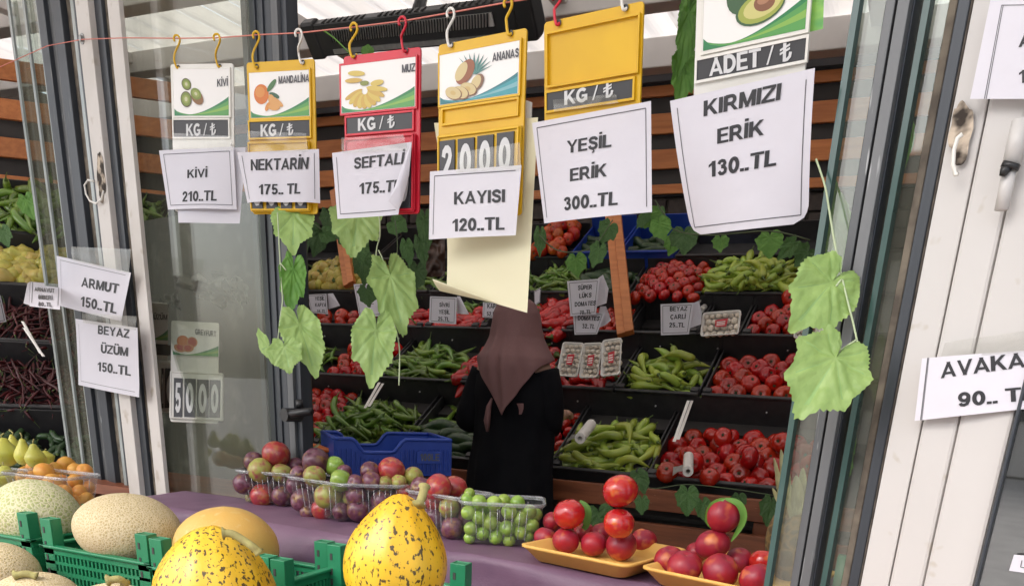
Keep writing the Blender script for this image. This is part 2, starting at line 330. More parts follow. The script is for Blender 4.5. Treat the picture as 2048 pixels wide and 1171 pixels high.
M_beam = mat('white_beam', (.66, .63, .60), (.58, .55, .52), rough=.5, scale=4)
M_gray = mat('grey_board', (.13, .13, .14), (.10, .10, .11), rough=.6, scale=4)
M_paper = mat('white_paper', (.68, .665, .72), (.65, .635, .69), rough=.55, scale=6, trans=.12, bump=1.6, bscale=14)
M_cream = mat('cream_paper', (.78, .74, .52), (.74, .69, .47), rough=.6, scale=3, trans=.15)
M_ink = mat('ink', (.012, .012, .016), rough=.5)
M_inkg = mat('grey_ink', (.10, .10, .11), rough=.6)
M_line = mat('border_ink', (.10, .10, .11), rough=.6)
M_yel = mat('yellow_plastic', (.70, .42, .004), (.64, .37, .004), rough=.42, scale=12, bump=.05, c3=(.5, .3, .05), lo3=.78, hi3=.82, s3=150)
M_red = mat('red_plastic', (.62, .012, .035), (.54, .01, .03), rough=.35, scale=10, bump=.05)
M_wpl = mat('white_plastic', (.76, .74, .69), (.70, .68, .62), rough=.35, scale=12, bump=.05)
M_dark = mat('dark_plate', (.032, .032, .036), rough=.4)
M_chalk = mat('pale_lettering', (.60, .60, .60), rough=.5)
M_string = mat('pink_string', (.62, .20, .16), rough=.7)
M_soot = mat('scorched_paint', (.55, .46, .36), (.035, .026, .02), rough=.9, scale=38, bump=.8, bscale=90, lo=.40, hi=.56)
M_vein = mat('leaf_vein', (.22, .36, .11), rough=.5)
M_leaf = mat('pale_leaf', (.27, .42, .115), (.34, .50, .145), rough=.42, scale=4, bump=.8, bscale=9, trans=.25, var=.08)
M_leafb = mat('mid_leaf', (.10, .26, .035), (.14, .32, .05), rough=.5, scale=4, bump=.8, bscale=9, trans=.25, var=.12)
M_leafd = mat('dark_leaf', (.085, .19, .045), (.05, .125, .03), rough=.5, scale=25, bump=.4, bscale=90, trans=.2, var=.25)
M_stem = mat('stem', (.42, .50, .30), rough=.5)
M_stemd = mat('dark_stem', (.10, .13, .06), rough=.6)
M_tom = mat('tomato_skin', (.46, .018, .006), (.36, .012, .006), rough=.22, scale=1.4, var=.22, hue=0.006, coat=.3)
M_tomo = mat('orange_tomato_skin', (.50, .075, .015), (.42, .03, .01), rough=.25, scale=1.4, var=.2, hue=.015)
M_cal = mat('calyx', (.035, .06, .02), rough=.7)
M_char = mat('pale_pepper_skin', (.34, .42, .055), (.26, .36, .045), rough=.3, scale=3.5, var=.18, hue=.02, coat=.2)
M_pgr = mat('green_pepper_skin', (.16, .26, .035), (.10, .19, .025), rough=.28, scale=3.5, var=.25, hue=.015, coat=.25)
M_pst = mat('pepper_stalk', (.09, .14, .03), rough=.6)
M_kap = mat('red_pepper_skin', (.48, .012, .010), (.36, .010, .01), rough=.22, scale=3.5, var=.22, coat=.3)
M_chil = mat('shaded_chilli_skin', (.09, .012, .014), (.05, .008, .01), rough=.4, scale=3, var=.3)  # darkened to make the left heaps look dim; shade put into the colour
M_yp = mat('yellow_pepper_skin', (.48, .36, .07), (.40, .36, .07), rough=.32, scale=3.5, var=.15, hue=.02)
M_cuc = mat('cucumber_skin', (.025, .055, .022), (.045, .085, .03), rough=.3, scale=9, var=.25, bump=.2, bscale=30)
M_plum = mat('plum_skin', (.085, .014, .030), (.20, .075, .12), rough=.38, scale=2.2, lo=0.35, hi=0.75, c3=(.30, .17, .03), lo3=0.52, hi3=0.8, s3=1.8, var=.2, coat=.15, detail=5)
M_plumr = mat('red_plum_skin', (.42, .035, .03), (.28, .03, .045), rough=.32, scale=1.8, var=.15, coat=.2, c3=(.42, .20, .05), lo3=0.5, hi3=0.85, s3=2.4)
M_plumg = mat('mottled_plum_skin', (.30, .30, .055), (.36, .38, .09), rough=.35, scale=2, c3=(.28, .05, .06), lo3=0.42, hi3=0.75, s3=2.0, var=.12)
M_gpl = mat('green_plum_skin', (.22, .36, .045), (.30, .42, .07), rough=.25, scale=1.2, var=.15, hue=.015, coat=.25, sss=.1)
M_nec = mat('nectarine_skin', (.32, .010, .020), (.22, .010, .035), rough=0.45, scale=1.1, lo=.4, hi=.7, c3=(.55, .16, .04), lo3=0.56, hi3=0.74, s3=0.9, var=.12, coat=0.05, detail=4)
M_necb = mat('bright_nectarine_skin', (.50, .022, .014), (.42, .012, .02), rough=.22, scale=1.3, lo=.4, hi=.65, c3=(.74, .24, .04), lo3=0.6, hi3=0.84, s3=1.1, var=.05, coat=.5, detail=4)
M_pear = mat('pear_skin', (.50, .46, .06), (.42, .42, .06), rough=.4, scale=12, var=.1, bump=.1, bscale=200, c3=(.25, .2, .05), lo3=.7, hi3=.72, s3=160)
M_apr = mat('apricot_skin', (.62, .24, .03), (.66, .33, .05), rough=.45, scale=1.4, var=.08, hue=.01, sss=.05)
M_net = mat('netted_rind', (.62, .58, .38), (.42, .44, .19), rough=.7, scale=120, kind='voronoi', lo=.04, hi=.20, bump=1.2, bscale=120, var=.05)
M_net2 = mat('netted_tan_rind', (.60, .50, .32), (.46, .36, .18), rough=.7, scale=190, kind='voronoi', lo=.04, hi=.22, bump=1.0, bscale=190)
M_smel = mat('smooth_orange_rind', (.62, .36, .08), (.58, .40, .12), rough=.55, scale=9, bump=.25, bscale=190, c3=(.66, .48, .2), lo3=.6, hi3=.8, s3=60)
M_spot = mat('spotted_yellow_rind', (.66, .36, .008), (.70, .47, .03), rough=.36, scale=9, bump=.3, bscale=70, c3=(.07, .045, .012), lo3=.565, hi3=.605, s3=135, stretch=(1.3, 1.3, .75), detail=4, d3=4)
M_mstem = mat('melon_stem', (.36, .33, .12), (.28, .24, .09), rough=.8, scale=80, bump=.4)
M_tray = mat('yellow_foam', (.72, .42, .10), (.70, .39, .09), rough=.55, scale=20, bump=.1, bscale=300)
M_foam = mat('white_foam', (.80, .77, .72), rough=.5)
M_mush = mat('mushroom_cap', (.80, .72, .62), (.70, .60, .48), rough=.6, scale=2, var=.12)
M_coat = mat('black_robe', (.004, .004, .006), (.007, .007, .009), rough=.9, scale=12, spec=.15)
M_scarf = mat('mauve_scarf', (.20, .098, .096), (.18, .088, .086), rough=.75, scale=300, bump=.12, bscale=500)
M_skin = mat('skin', (.45, .26, .18), rough=.5, sss=.1)
M_metal = mat('grey_metal', (.35, .35, .34), (.28, .28, .27), rough=.35, scale=60, metal=.8)
M_heat = mat('black_heater', (.012, .012, .013), rough=.35)
M_refl = mat('heater_reflector', (.62, .60, .58), rough=.3, metal=.5)
M_pave = mat('mirrored_paver', (.085, .068, .06), (.055, .045, .042), rough=.9, scale=25, bump=.5, var=.22)  # low tone of the mirror image put into the stone colour
M_joint = mat('paver_joint', (.02, .018, .017), rough=.95)
M_floor = mat('floor_tile', (.50, .48, .45), (.44, .42, .39), rough=.5, scale=4)
M_street = mat('street_paving', (.42, .40, .38), (.34, .32, .31), rough=.9, scale=3, bump=.3)
M_wallin = mat('inner_wall', (.12, .10, .085), (.09, .075, .065), rough=.8, scale=5)
M_panel = mat('olive_panel', (.045, .045, .034), (.024, .024, .018), rough=.45, scale=5, c3=(.14, .14, .115), lo3=.56, hi3=.8, s3=13, bump=.2, detail=6)
M_bag = mat('crumpled_bag', (.42, .42, .40), (.26, .27, .25), rough=.35, scale=30, bump=1, bscale=60, trans=.3)
M_husk = mat('dry_leaf', (.42, .38, .20), (.30, .28, .13), rough=.7, scale=30, stretch=(4, 4, .5))
M_brown = mat('brown_sack', (.045, .022, .015), (.07, .035, .022), rough=.3, scale=12, bump=.6, bscale=25)
M_opp = mat('facade_render', (.62, .58, .52), (.55, .50, .46), rough=.8, scale=2)
M_win = mat('facade_window', (.03, .035, .04), rough=.1)
# print colours
def ink(name, c): return mat(name, c, rough=.35)
# ================================================================== ground and shell
B().box((0, 0, -.2), (160, 160, .1)).build('street', M_street, smooth=False, kind='structure')
B().box((-2.2, 3.45, -.10), (7.0, 4.0, .2)).build('shop_floor', M_floor, smooth=False, kind='structure')
CZ = H+1.62
b = B()
for i in range(44):
    b.box((-5.6+i*.165, 3.3, CZ+.02+.006*(i % 2)), (.158, 4.2, .03))
roof = empty('shop_roof', (0, 0, 0), 'white ribbed translucent ceiling with beams over the fruit display, added stretch shading the front', 'roof')
for i in range(44):
    x_ = -5.6+i*.165; bb = B().grid(lambda u, v: Vector((x_+(u-.5)*.164, -.4+v*5.8, CZ+.012+.010*math.cos(u*6.283)+.006*math.sin(v*9+i))), 8, 3).build('ceiling_panel', M_ceil, roof, False)  # run on unseen past the shop front, an added awning that dims it
for y, hgt in ((2.15, .09), (2.75, .12), (3.45, .10), (4.15, .10), (4.80, .13)):
    bevel(B().box((-2.2, y, CZ-.002-hgt/2), (7.1, .11, hgt)).build('ceiling_beam', M_beam, roof, False), .006)
for x in (-4.4, -3.1, -1.75, -.45):
    bevel(B().box((x, 3.3, CZ-.035), (.07, 3.4, .05)).build('cross_beam', M_beam, roof, False), .004)
# back wall: mirrored street pavers built as stone below, black board with orange slats above
YB = 4.95
bw = B().box((-2.2, YB+.08, 1.45), (7.0, .1, 2.95)).build('back_wall', M_wallin, smooth=False, kind='structure')
zt = aty(1322, 130, YB).z; 
B().box((-2.2, YB+.01, aty(1322, 280, YB).z), (6.9, .03, aty(1322, 160, YB).z-aty(1322, 392, YB).z)).build('backing_board', M_black, bw, False)
B().box((-2.2, YB-.02, (aty(1322, 143, YB).z+aty(1322, 168, YB).z)/2), (6.9, .05, aty(1322, 143, YB).z-aty(1322, 169, YB).z)).build('grey_rail', M_gray, bw, False)
for y0, y1 in ((171, 193), (227, 268), (299, 338), (369, 388)):
    z0, z1 = aty(1322, y1, YB-.03).z, aty(1322, y0, YB-.03).z
    for k in range(3):
        o = bevel(B().box((-4.55+k*2.35, YB-.02-.001*k, (z0+z1)/2), (2.347, .022, z1-z0)).build('slat', M_orange, bw, False), .003)
for x in (-1.62, -1.05, -.4, -2.6):
    B().tube([(x, YB-.034, aty(1322, 379, YB).z), (x, YB-.04, aty(1322, 379, YB).z)], .006, 8).build('screw', M_metal, bw)
# mirror image of the street paving, built as stones behind the top crates
zz = aty(1322, 396, YB).z; r = 0
while zz > 1.7:
    for k in range(30):
        x = -4.3+k*.165+(r % 2)*.08
        if x < .7: bevel(B().box((x+random.uniform(-.004, .004), YB+.015, zz-.045), (.152+random.uniform(-.008, .004), .03, .078), Matrix.Rotation(random.uniform(-.04, .04), 3, 'Y')).build('paving_stone', M_pave, bw, False), .006)
    zz -= .088; r += 1
B().box((.95, 3.1, 1.45), (.1, 3.7, 2.95)).build('right_wall', M_wallin, smooth=False, kind='structure')
B().box((-5.7, 3.4, 1.45), (.1, 3.6, 2.95)).build('left_wall', M_wallin, smooth=False, kind='structure')
# buildings across the street: seen only as reflections and as shade
for k, (x, w, h_) in enumerate(((-9, 7, 6), (-1.5, 7, 7), (6, 7, 5))):
    e = empty('opposite_building', (x, -17, 0), ('low', 'tall middle', 'right hand low')[k]+' rendered building across the street from the shop', 'building')
    B().box((0, 0, h_/2-.1), (w, 5, h_)).build('wall', M_opp, e, False)
    for i in range(4):
        for j in range(int(h_/3)):
            bb = B().box((-w/2+.9+i*1.7, 2.52, 1.6+j*3), (1.0, .06, 1.4)).build('window', M_win, e, False)
# ================================================================== the shop front
def vbox(name, px0, px1, off, dep, m, parent, z0=.0, z1=None, bv=.0015):
    a, c = onf(px0, 585, off), onf(px1, 585, off); a.z = c.z = 0; z1 = z1 or CZ+.02
    w = (c-a).length; mid = (a+c)/2-FN*dep/2; mid.z = (z0+z1)/2
    o = B().box(mid, (w, dep, z1-z0), Matrix((FD, -FN, (0, 0, 1))).transposed()).build(name, m, parent, False)
    if bv: bevel(o, bv)
    return o
fl = empty('window_frame', onf(225, 585)*1, 'white and anthracite column frame left of the hanging price boards', 'window frame'); fl.location = (0, 0, 0)
for n, a, c, off, dep, m in (('outer_profile', 144, 157, .012, .05, M_anth), ('dirty_profile', 157, 172, .0, .03, M_anth2), ('inner_profile', 172, 187, .005, .04, M_anth),
        ('clear_slot', 187, 205, -.012, .02, M_grime), ('slot_edge', 205, 211, .0, .02, M_paleedge), ('black_edge', 211, 214, .0, .02, M_anth), ('white_column', 214, 237, .03, .06, M_white), ('column_edge', 237, 244, .02, .04, M_anth2),
        ('dark_profile', 244, 261, .014, .05, M_anth), ('rubber_strip', 261, 272, .004, .03, M_grime), ('pale_column', 272, 293, .02, .012, M_white)):
    vbox(n, a, c, off, dep, m, fl)
# scorched spot, eye bolt and ring on the left white column
def scorch(parent, pxs, off):
    # irregular burnt blister, thin raised crust that follows the column
    b = B(); c = [onf(x, y, off) for x, y in pxs]
    def fn(u, v):
        t = 6.2832*u; q = 1+.35*noise.noise(Vector((math.cos(t)*1.6, math.sin(t)*1.6, pxs[0][0]*.01)))+.12*noise.noise(Vector((math.cos(t)*6, math.sin(t)*6, 3)))
        s_, w_ = .5+.5*v*q*math.cos(t)*.92, .5+.5*v*q*math.sin(t)*.92
        a = (c[0]*(1-s_)+c[1]*s_)*(1-w_)+(c[3]*(1-s_)+c[2]*s_)*w_
        return a+FN*(.0003+.004*max(0, noise.noise(a*60))*(1-v))
    return b.grid(fn, 40, 14, closed=True).build('scorch_mark', M_soot, parent)
scorch(fl, ((190, 300), (207, 300), (214, 405), (197, 405)), .031)
eb = empty('eye_bolt', onf(165, 78, .03), 'round steel screw head holding the string on the left white column', 'screw')
cc = onf(165, 78, .03)
Mf = Matrix((FD, -FN, (0, 0, 1))).transposed()
def disc(c, n, r, t, m, name, parent=None, seg=20, **tg):
    q = Vector(n).normalized().to_track_quat('Z', 'Y').to_matrix(); b = B()
    b.add([Vector(c)+q @ Vector((r*math.cos(2*math.pi*k/seg), r*math.sin(2*math.pi*k/seg), z)) for z in (0, t) for k in range(seg)],
          [tuple(range(seg))[::-1], tuple(range(seg, 2*seg))]+[(k, (k+1) % seg, seg+(k+1) % seg, seg+k) for k in range(seg)])
    return b.build(name, m, parent, False, **tg)
disc((0, 0, 0), FN, .012, .002, M_metal, 'washer', eb); disc(FN*.002, FN, .007, .005, M_metal, 'head', eb)
def arc(pts, px_off, r, m, name, parent=None, n=8, **tg):
    return B().tube([onf(x, y, px_off) for x, y in pts], r, n).build(name, m, parent, **tg)
rg = arc([(187, 362), (176, 360), (169, 370), (172, 388), (180, 402), (192, 407), (203, 398), (207, 382)], .04, .0025, M_wpl, 'wire_ring')
tag(rg, 'bent white wire ring hanging from the scorched spot on the left column', 'wire ring')
# left sliding panes: three pale edges and the glass between them
for k, (x, a) in enumerate(((-70, 91), (91, 119), (119, 143))):
    e = empty('sliding_pane', (0, 0, 0), ('leftmost glass pane in front of the green pepper display', 'second glass pane from the left with a pale upright edge', 'glass pane with a pale edge touching the anthracite frame')[k], 'glass pane')
    vbox('edge', a, a+4, .022-.008*k, .006, M_paleedge, e, bv=0)
    if k: vbox('glass', x+4, a, .018-.008*k, .004, M_glassR, e, bv=0)
# wide dull pane between the left column and the dark post
e = empty('window_pane', (0, 0, 0), 'wide glass pane with painted reflections behind the white kiwi price board', 'glass pane'); vbox('glass', 262, 524, -.05, .005, M_glassL, e, bv=0)
# dark middle post
po = empty('door_post', (0, 0, 0), 'dark anthracite door post behind the yellow mandarin board', 'door post')
for n, a, c, off, dep, m in (('outer_profile', 512, 521, .01, .03, M_anth), ('groove', 521, 524, .0, .03, M_rub), ('outer_profile', 524, 537, .014, .03, M_anth), ('groove', 537, 540, .0, .03, M_rub), ('middle_profile', 540, 551, .01, .03, M_anth), ('groove', 551, 554, 0, .03, M_anth2), ('middle_profile', 554, 566, .006, .03, M_anth), ('aluminium_strip', 566, 578, .012, .03, M_anth2), ('inner_profile', 578, 594, .004, .03, M_anth)):
    vbox(n, a, c, off-.075, dep, m, po, bv=.001)
dh = empty('handle'); dh.parent = po
B().tube([onf(566, 828, -.035), onf(590, 826, -.035), onf(622, 822, -.04)], [.010, .0095, .009], 12).build('lever', M_heat, dh)
disc(onf(600, 829, -.07), FN, .016, .045, M_heat, 'rose', dh); B().tube([onf(598, 800, -.06), onf(600, 815, -.058)], .009, 10).build('lock_barrel', M_heat, dh)
# right hand sliding panels
rf = empty('sliding_door', (0, 0, 0), 'glass sliding door with weathered aluminium stile right of the plum price sheet', 'sliding door')
vbox('glass_edge', 1617, 1629, .03, .012, M_greenedge, rf, bv=0)
vbox('glass', 1629, 1676, .02, .006, M_glassR, rf, bv=0)
for n, a, c, off, dep, m in (('stile', 1676, 1693, .032, .04, M_anth2), ('stile_groove', 1693, 1697, .02, .03, M_rub), ('stile', 1697, 1719, .034, .04, M_anth2), ('dark_lip', 1719, 1729, .024, .03, M_anth)):
    vbox(n, a, c, off, dep, m, rf, bv=.001)
rg_ = empty('fixed_pane', (0, 0, 0), 'narrow fixed glass pane between the sliding door and the right white column', 'glass pane')
vbox('edge', 1744, 1756, .02, .015, M_greenedge, rg_, bv=0); vbox('glass', 1729, 1790, .008, .005, M_glassR, rg_, bv=0)
rc = empty('door_frame', (0, 0, 0), 'anthracite and white door frame right of the glass doors', 'door frame')
vbox('rubber_strip', 1790, 1806, .012, .03, M_grime, rc); vbox('dark_profile', 1806, 1829, .03, .05, M_anth, rc); vbox('profile_lip', 1829, 1834, .034, .05, M_rub, rc)
vbox('white_column', 1834, 1897, .045, .07, M_white2, rc)
wd = empty('white_door', (0, 0, 0), 'white metal door with a hinge carrying the avocado price sheet', 'door')
vbox('panel', 1898, 1974, .050, .05, M_white2, wd, bv=.004); vbox('panel', 1975, 2088, .054, .05, M_white2, wd, bv=.004)
scorch(rc, ((1893, 210), (1948, 200), (1950, 300), (1895, 345)), .0505)
rr = arc([(1925, 268), (1915, 276), (1908, 300), (1906, 330), (1911, 350), (1917, 347)], .062, .0022, M_wpl, 'wire_hook'); tag(rr, 'bent white wire hook over the scorched patch on the right column', 'wire hook')
hg = empty('hinge'); hg.parent = wd; hg['label'] = 'white barrel hinge with a black washer'
B().tube([onf(2042, 240, .068), onf(2022, 330, .068)], .0085, 16).build('upper_barrel', M_white2, hg)
B().tube([onf(2020, 334, .068), onf(2003, 420, .068)], .0068, 16).build('lower_barrel', M_white2, hg)
B().tube([onf(2024, 326, .07), onf(2018, 338, .07)], .0092, 12).build('washer', M_heat, hg)
B().tube([onf(2018, 336, .074), onf(2008, 342, .078), onf(2004, 352, .078)], [.004, .005, .003], 8).build('pin_tab', M_heat, hg)
# dark shop window at the far right edge
dw = empty('dark_window', (0, 0, 0), 'dark reflecting window at the right edge beside the white door', 'window')
vbox('frame_edge', 2089, 2097, .062, .03, M_anth, dw); vbox('glass', 2097, 2400, .055, .005, M_glassD, dw, bv=0); vbox('dark_interior', 2097, 2400, -.05, .02, M_gray, dw)
# ================================================================== string and price boards
SOFF = .055
sp = [(-300, 190), (0, 134), (95, 92), (165, 79), (250, 76), (356, 77), (436, 76), (515, 70), (600, 66), (711, 54), (808, 42), (905, 25), (1020, 4), (1118, -12), (1250, -30), (1400, -52), (1700, -90)]
st = B().tube([onf(x, y, SOFF if i > 3 else .036) for i, (x, y) in enumerate(sp)], .0011, 6).build('sign_string', M_string)
tag(st, 'thin pink string stretched across the shop front carrying the price boards', 'string')
def rbox(b, x0, x1, z0, z1, y0, y1, r=.004, seg=3):
    """rounded plate in board coordinates (x right, y away from the viewer, z up)"""
    pts = []
    for cx, cz, a0 in ((x1-r, z1-r, 0), (x0+r, z1-r, 90), (x0+r, z0+r, 180), (x1-r, z0+r, 270)):
        for k in range(seg+1):
            a = rad(a0+90*k/seg); pts.append((cx+r*math.cos(a), cz+r*math.sin(a)))
    n = len(pts); vs = [(x, y0, z) for x, z in pts]+[(x, y1, z) for x, z in pts]
    return b.add(vs, [tuple(range(n))[::-1], tuple(range(n, 2*n))]+[(k, (k+1) % n, n+(k+1) % n, n+k) for k in range(n)])
def ring(b, x0, x1, z0, z1, w, y0, y1):
    for a, c, d, e in ((x0, x1, z1-w, z1), (x0, x1, z0, z0+w), (x0, x0+w, z0+w, z1-w), (x1-w, x1, z0+w, z1-w)):
        b.box(((a+c)/2, (y0+y1)/2, (d+e)/2), (c-a, y1-y0, e-d))
def ell(cx, cy, rx, ry, rot=0, n=22):
    c, s = math.cos(rot), math.sin(rot)
    return [(cx+rx*math.cos(2*math.pi*k/n)*c-ry*math.sin(2*math.pi*k/n)*s, cy+rx*math.cos(2*math.pi*k/n)*s+ry*math.sin(2*math.pi*k/n)*c) for k in range(n)]
# fruit pictures: (colour, outline in 0..1 card units)
def art(kind):
    L = []
    if kind == 'kiwi':
        for x, y, rx, ry, a in ((.24, .68, .085, .13, .2), (.23, .36, .10, .17, .05)):
            L += [('pk1', ell(x, y, rx, ry, a)), ('pk2', ell(x, y, rx*.86, ry*.86, a)), ('pk3', ell(x, y, rx*.55, ry*.55, a)), ('pk4', ell(x, y, rx*.28, ry*.3, a))]
        L += [('pk5', ell(.43, .40, .10, .17, .35)), ('pk2', ell(.41, .47, .09, .13, .35)), ('pk3', ell(.41, .47, .06, .085, .35)), ('pk4', ell(.41, .47, .025, .04, .35))]
    if kind == 'mandarin':
        L += [('po1', ell(.20, .52, .125, .22)), ('po2', ell(.18, .57, .08, .12)), ('pg1', ell(.38, .70, .045, .15, -.5)), ('pg2', ell(.42, .48, .05, .10, .9)),
              ('po3', ell(.38, .36, .06, .15, .2)), ('po3', ell(.46, .34, .05, .15, .7)), ('po2', ell(.30, .24, .035, .10, -.3)), ('po3', ell(.41, .22, .10, .07, -.2))]
    if kind == 'banana':
        for k in range(10):
            a = rad(205+k*16); L.append(('pb1' if k % 2 else 'pb2', ell(.33+.17*math.cos(a), .50+.30*math.sin(a), .15, .05, math.atan2(.30*math.sin(a), .17*math.cos(a)))))
        L += [('pb1', ell(.22, .80, .12, .055, -.25)), ('pb2', ell(.18, .66, .12, .05, -.1)), ('pb1', ell(.50, .56, .09, .06, .2)), ('pb3', ell(.33, .58, .06, .05))]
    if kind == 'pineapple':
        for k in range(9):
            a = rad(15+k*13); L.append(('pt1' if k % 2 else 'pt2', [(.42, .52), (.42+.30*math.cos(a)-.02, .52+.42*math.sin(a)), (.48, .50)]))
        L += [('pp1', ell(.34, .58, .11, .24, -.25)), ('pp2', ell(.29, .60, .07, .18, -.25)), ('pp4', ell(.50, .34, .075, .16, -.2)), ('pp2', ell(.48, .34, .06, .14, -.2))]
        for x, y in ((.38, .24), (.28, .19), (.19, .20)): L += [('pp4', ell(x+.008, y-.012, .095, .15, .5)), ('pp2', ell(x, y, .088, .14, .5)), ('pp3', ell(x, y, .03, .05, .5))]
    if kind == 'avocado':
        L += [('pg1', ell(.50, .75, .06, .17, .5)), ('pg1', ell(.60, .78, .05, .15, -.9)), ('pv1', [(.30, 1.15), (.38, 1.15)]+[(.36+.13*math.cos(a), .58+.22*math.sin(a)) for a in [rad(60-k*18) for k in range(17)]]),
              ('pv1', ell(.56, .38, .24, .19, .42)), ('pv2', ell(.565, .385, .222, .17, .42)), ('pv3', ell(.58, .40, .185, .13, .42)), ('pv4', ell(.60, .43, .10, .105, .3)), ('pv5', ell(.59, .46, .06, .05, .3))]
    if kind == 'grapefruit':
        L += [('po1', ell(.22, .52, .13, .22)), ('pr1', ell(.42, .50, .12, .20)), ('pr2', ell(.42, .50, .09, .16)), ('pr1', ell(.16, .26, .12, .16, .5)), ('pr2', ell(.17, .28, .08, .11, .5)), ('pr1', ell(.34, .27, .12, .15, -.2)), ('pr2', ell(.33, .28, .08, .1))]
    if kind == 'grape': L += [('pg1', ell(-.1, .5, .1, .2))]
    return L
PC = dict(pk1=(.10, .07, .015), pk2=(.22, .30, .03), pk3=(.36, .44, .08), pk4=(.7, .7, .42), pk5=(.30, .13, .03), po1=(.80, .20, .01), po2=(.85, .32, .05), po3=(.85, .42, .12), pg1=(.06, .20, .05), pg2=(.03, .12, .05),
          pb1=(.80, .60, .12), pb2=(.72, .46, .08), pb3=(.28, .32, .05), pt1=(.05, .22, .20), pt2=(.12, .32, .28), pp1=(.35, .10, .03), pp2=(.78, .62, .30), pp3=(.72, .50, .18), pp4=(.26, .12, .06),
          pv1=(.05, .13, .05), pv2=(.42, .48, .08), pv3=(.75, .70, .25), pv4=(.28, .11, .05), pv5=(.5, .24, .13), pr1=(.75, .30, .12), pr2=(.62, .07, .05), sw1=(.03, .26, .09), sw2=(.12, .42, .10), sw3=(.30, .56, .10), te1=(.02, .22, .26), te2=(.05, .38, .44), te3=(.25, .55, .6), cd=(.80, .78, .75))
def card(parent, x0, x1, z0, z1, kind, teal=False, y=-.0045):
    names = ['cd']; cdm = {'cd': 0}
    b = B(); b.box(((x0+x1)/2, y+.0002, (z0+z1)/2), (x1-x0, .0006, z1-z0))
    k = b.build('picture_card', [ink('print_cd', PC['cd'])], parent, False)
    W_, Hh = x1-x0, z1-z0
    P = lambda x, z, i: (x0+min(max(x, 0.01), .99)*W_, y-.0004-.00008*i, z0+min(max(z, .0), .99)*Hh)
    mats = []; bb = B(); i = 0
    def add(c, pts):
        nonlocal i
        if c not in mats: mats.append(c)
        bb.mi(mats.index(c)).poly([P(a, q, i) for a, q in pts]); i += 1
    s = ('te1', 'te2', 'te3') if teal else ('sw1', 'sw2', 'sw3')
    cur = lambda a, o: (.0+a, max(0.0, .02+.12*(1-a)**6+o*a*.0+(.50-o)*max(0, a-.25)**1.6*1.25))
    N_ = 18
    for c, o in ((s[0], 0), (s[1], .10), (s[2], .22), (s[1], .34)):
        add(c, [(1, 0.01), (.02, 0.01)]+[cur(.0+j/N_, o) for j in range(N_+1)][::1])
    add(s[0], [(0.01, 0.01), (.01, .16), (.08, .07), (.18, .03), (.3, .01)])
    for c, pts in art(kind): add(c, pts)
    bb.build('fruit_picture', [ink('print_'+c, tuple(x*.72 for x in PC[c])) for c in mats], k, False)
    return k
LB = {}
def board(label, body, pl, hgt, cardpx=None, kind=None, teal=False, bandpx=None, low=None, hooks=(), group='price boards hanging on the string', digits=None, card_txt=None, band_txt='KG /', hole=True):
    Mw = pl.M(); e = empty('price_board', label=label, cat='price board', group=group, mw=Mw)
    w = pl.w
    def L(px, py): a, c = pl.ab(px, py); return a, -c
    b = B(); rbox(b, 0, w, -hgt, 0, .001, .005, .005); o = bevel(b.build('back_plate', body, e, False), .0008)
    if cardpx:
        x0, z1 = L(cardpx[0], cardpx[1]); x1, z0 = L(cardpx[2], cardpx[3]); card(e, x0, x1, z0, z1, kind, teal, -.0022)
        b = B(); ring(b, x0-.003, x1+.003, z0-.003, z1+.003, .003, -.0028, .001); b.build('raised_rim', body, e, False)
    if bandpx:
        x0, z1 = L(bandpx[0], bandpx[1]); x1, z0 = L(bandpx[2], bandpx[3])
        B().box(((x0+x1)/2, -.0008, (z0+z1)/2), (x1-x0, .0016, z1-z0)).build('dark_band', M_dark, e, False)
        ring_b = B(); ring(ring_b, x0-.003, x1+.003, z0-.003, z1+.003, .003, -.003, .001); ring_b.build('band_rim', body, e, False)
    for (hx, hy, tx, ty, m, s) in hooks:
        top = onf(hx, hy, SOFF); bot = pl.p(tx, ty, -.001); mid = (top+bot)/2
        sd_ = pl.u*.007*s
        T = pl.n*.004
        pts = [top-pl.u*.006*s-Vector((0, 0, .007))+T, top-pl.u*.008*s-Vector((0, 0, .001))+T, top-pl.u*.003*s+Vector((0, 0, .004))+T, top+pl.u*.004*s+Vector((0, 0, .002))+T, top+pl.u*.006*s-Vector((0, 0, .008))+T,
               mid-sd_*.6+T, bot-sd_*.9+Vector((0, 0, .014))+T, bot-sd_*.5+Vector((0, 0, .002))+T*1.2, bot-Vector((0, 0, .003))+T, bot+pl.u*.003*s+Vector((0, 0, .003))-T]
        hk = B().tube(smooth(pts, 3), .0021, 8).build('hook', m, None); tag(hk, {M_yel: 'yellow', M_wpl: 'white', M_red: 'red'}[m]+' plastic S hook holding the '+label.split(' showing')[0].split(' with')[0][:60], 'hook', 'S hooks on the string')
        hk['label'] = HL.pop(0)
        disc(pl.M().inverted() @ pl.p(tx, ty, 0) + Vector((0, -.0006, 0)), (0, -1, 0), .0042, .0004, M_dark, 'hole', e, 14)
    return e
def pl_x(pl): return 0
def smooth(pts, k):
    pts = [Vector(p) for p in pts]; out = []
    for i in range(len(pts)-1):
        p0, p1, p2, p3 = pts[max(i-1, 0)], pts[i], pts[i+1], pts[min(i+2, len(pts)-1)]
        for j in range(k):
            t = j/k; out.append(.5*((2*p1)+(p2-p0)*t+(2*p0-5*p1+4*p2-p3)*t*t+(3*p1-p0-3*p2+p3)*t**3))
    return out+[pts[-1]]
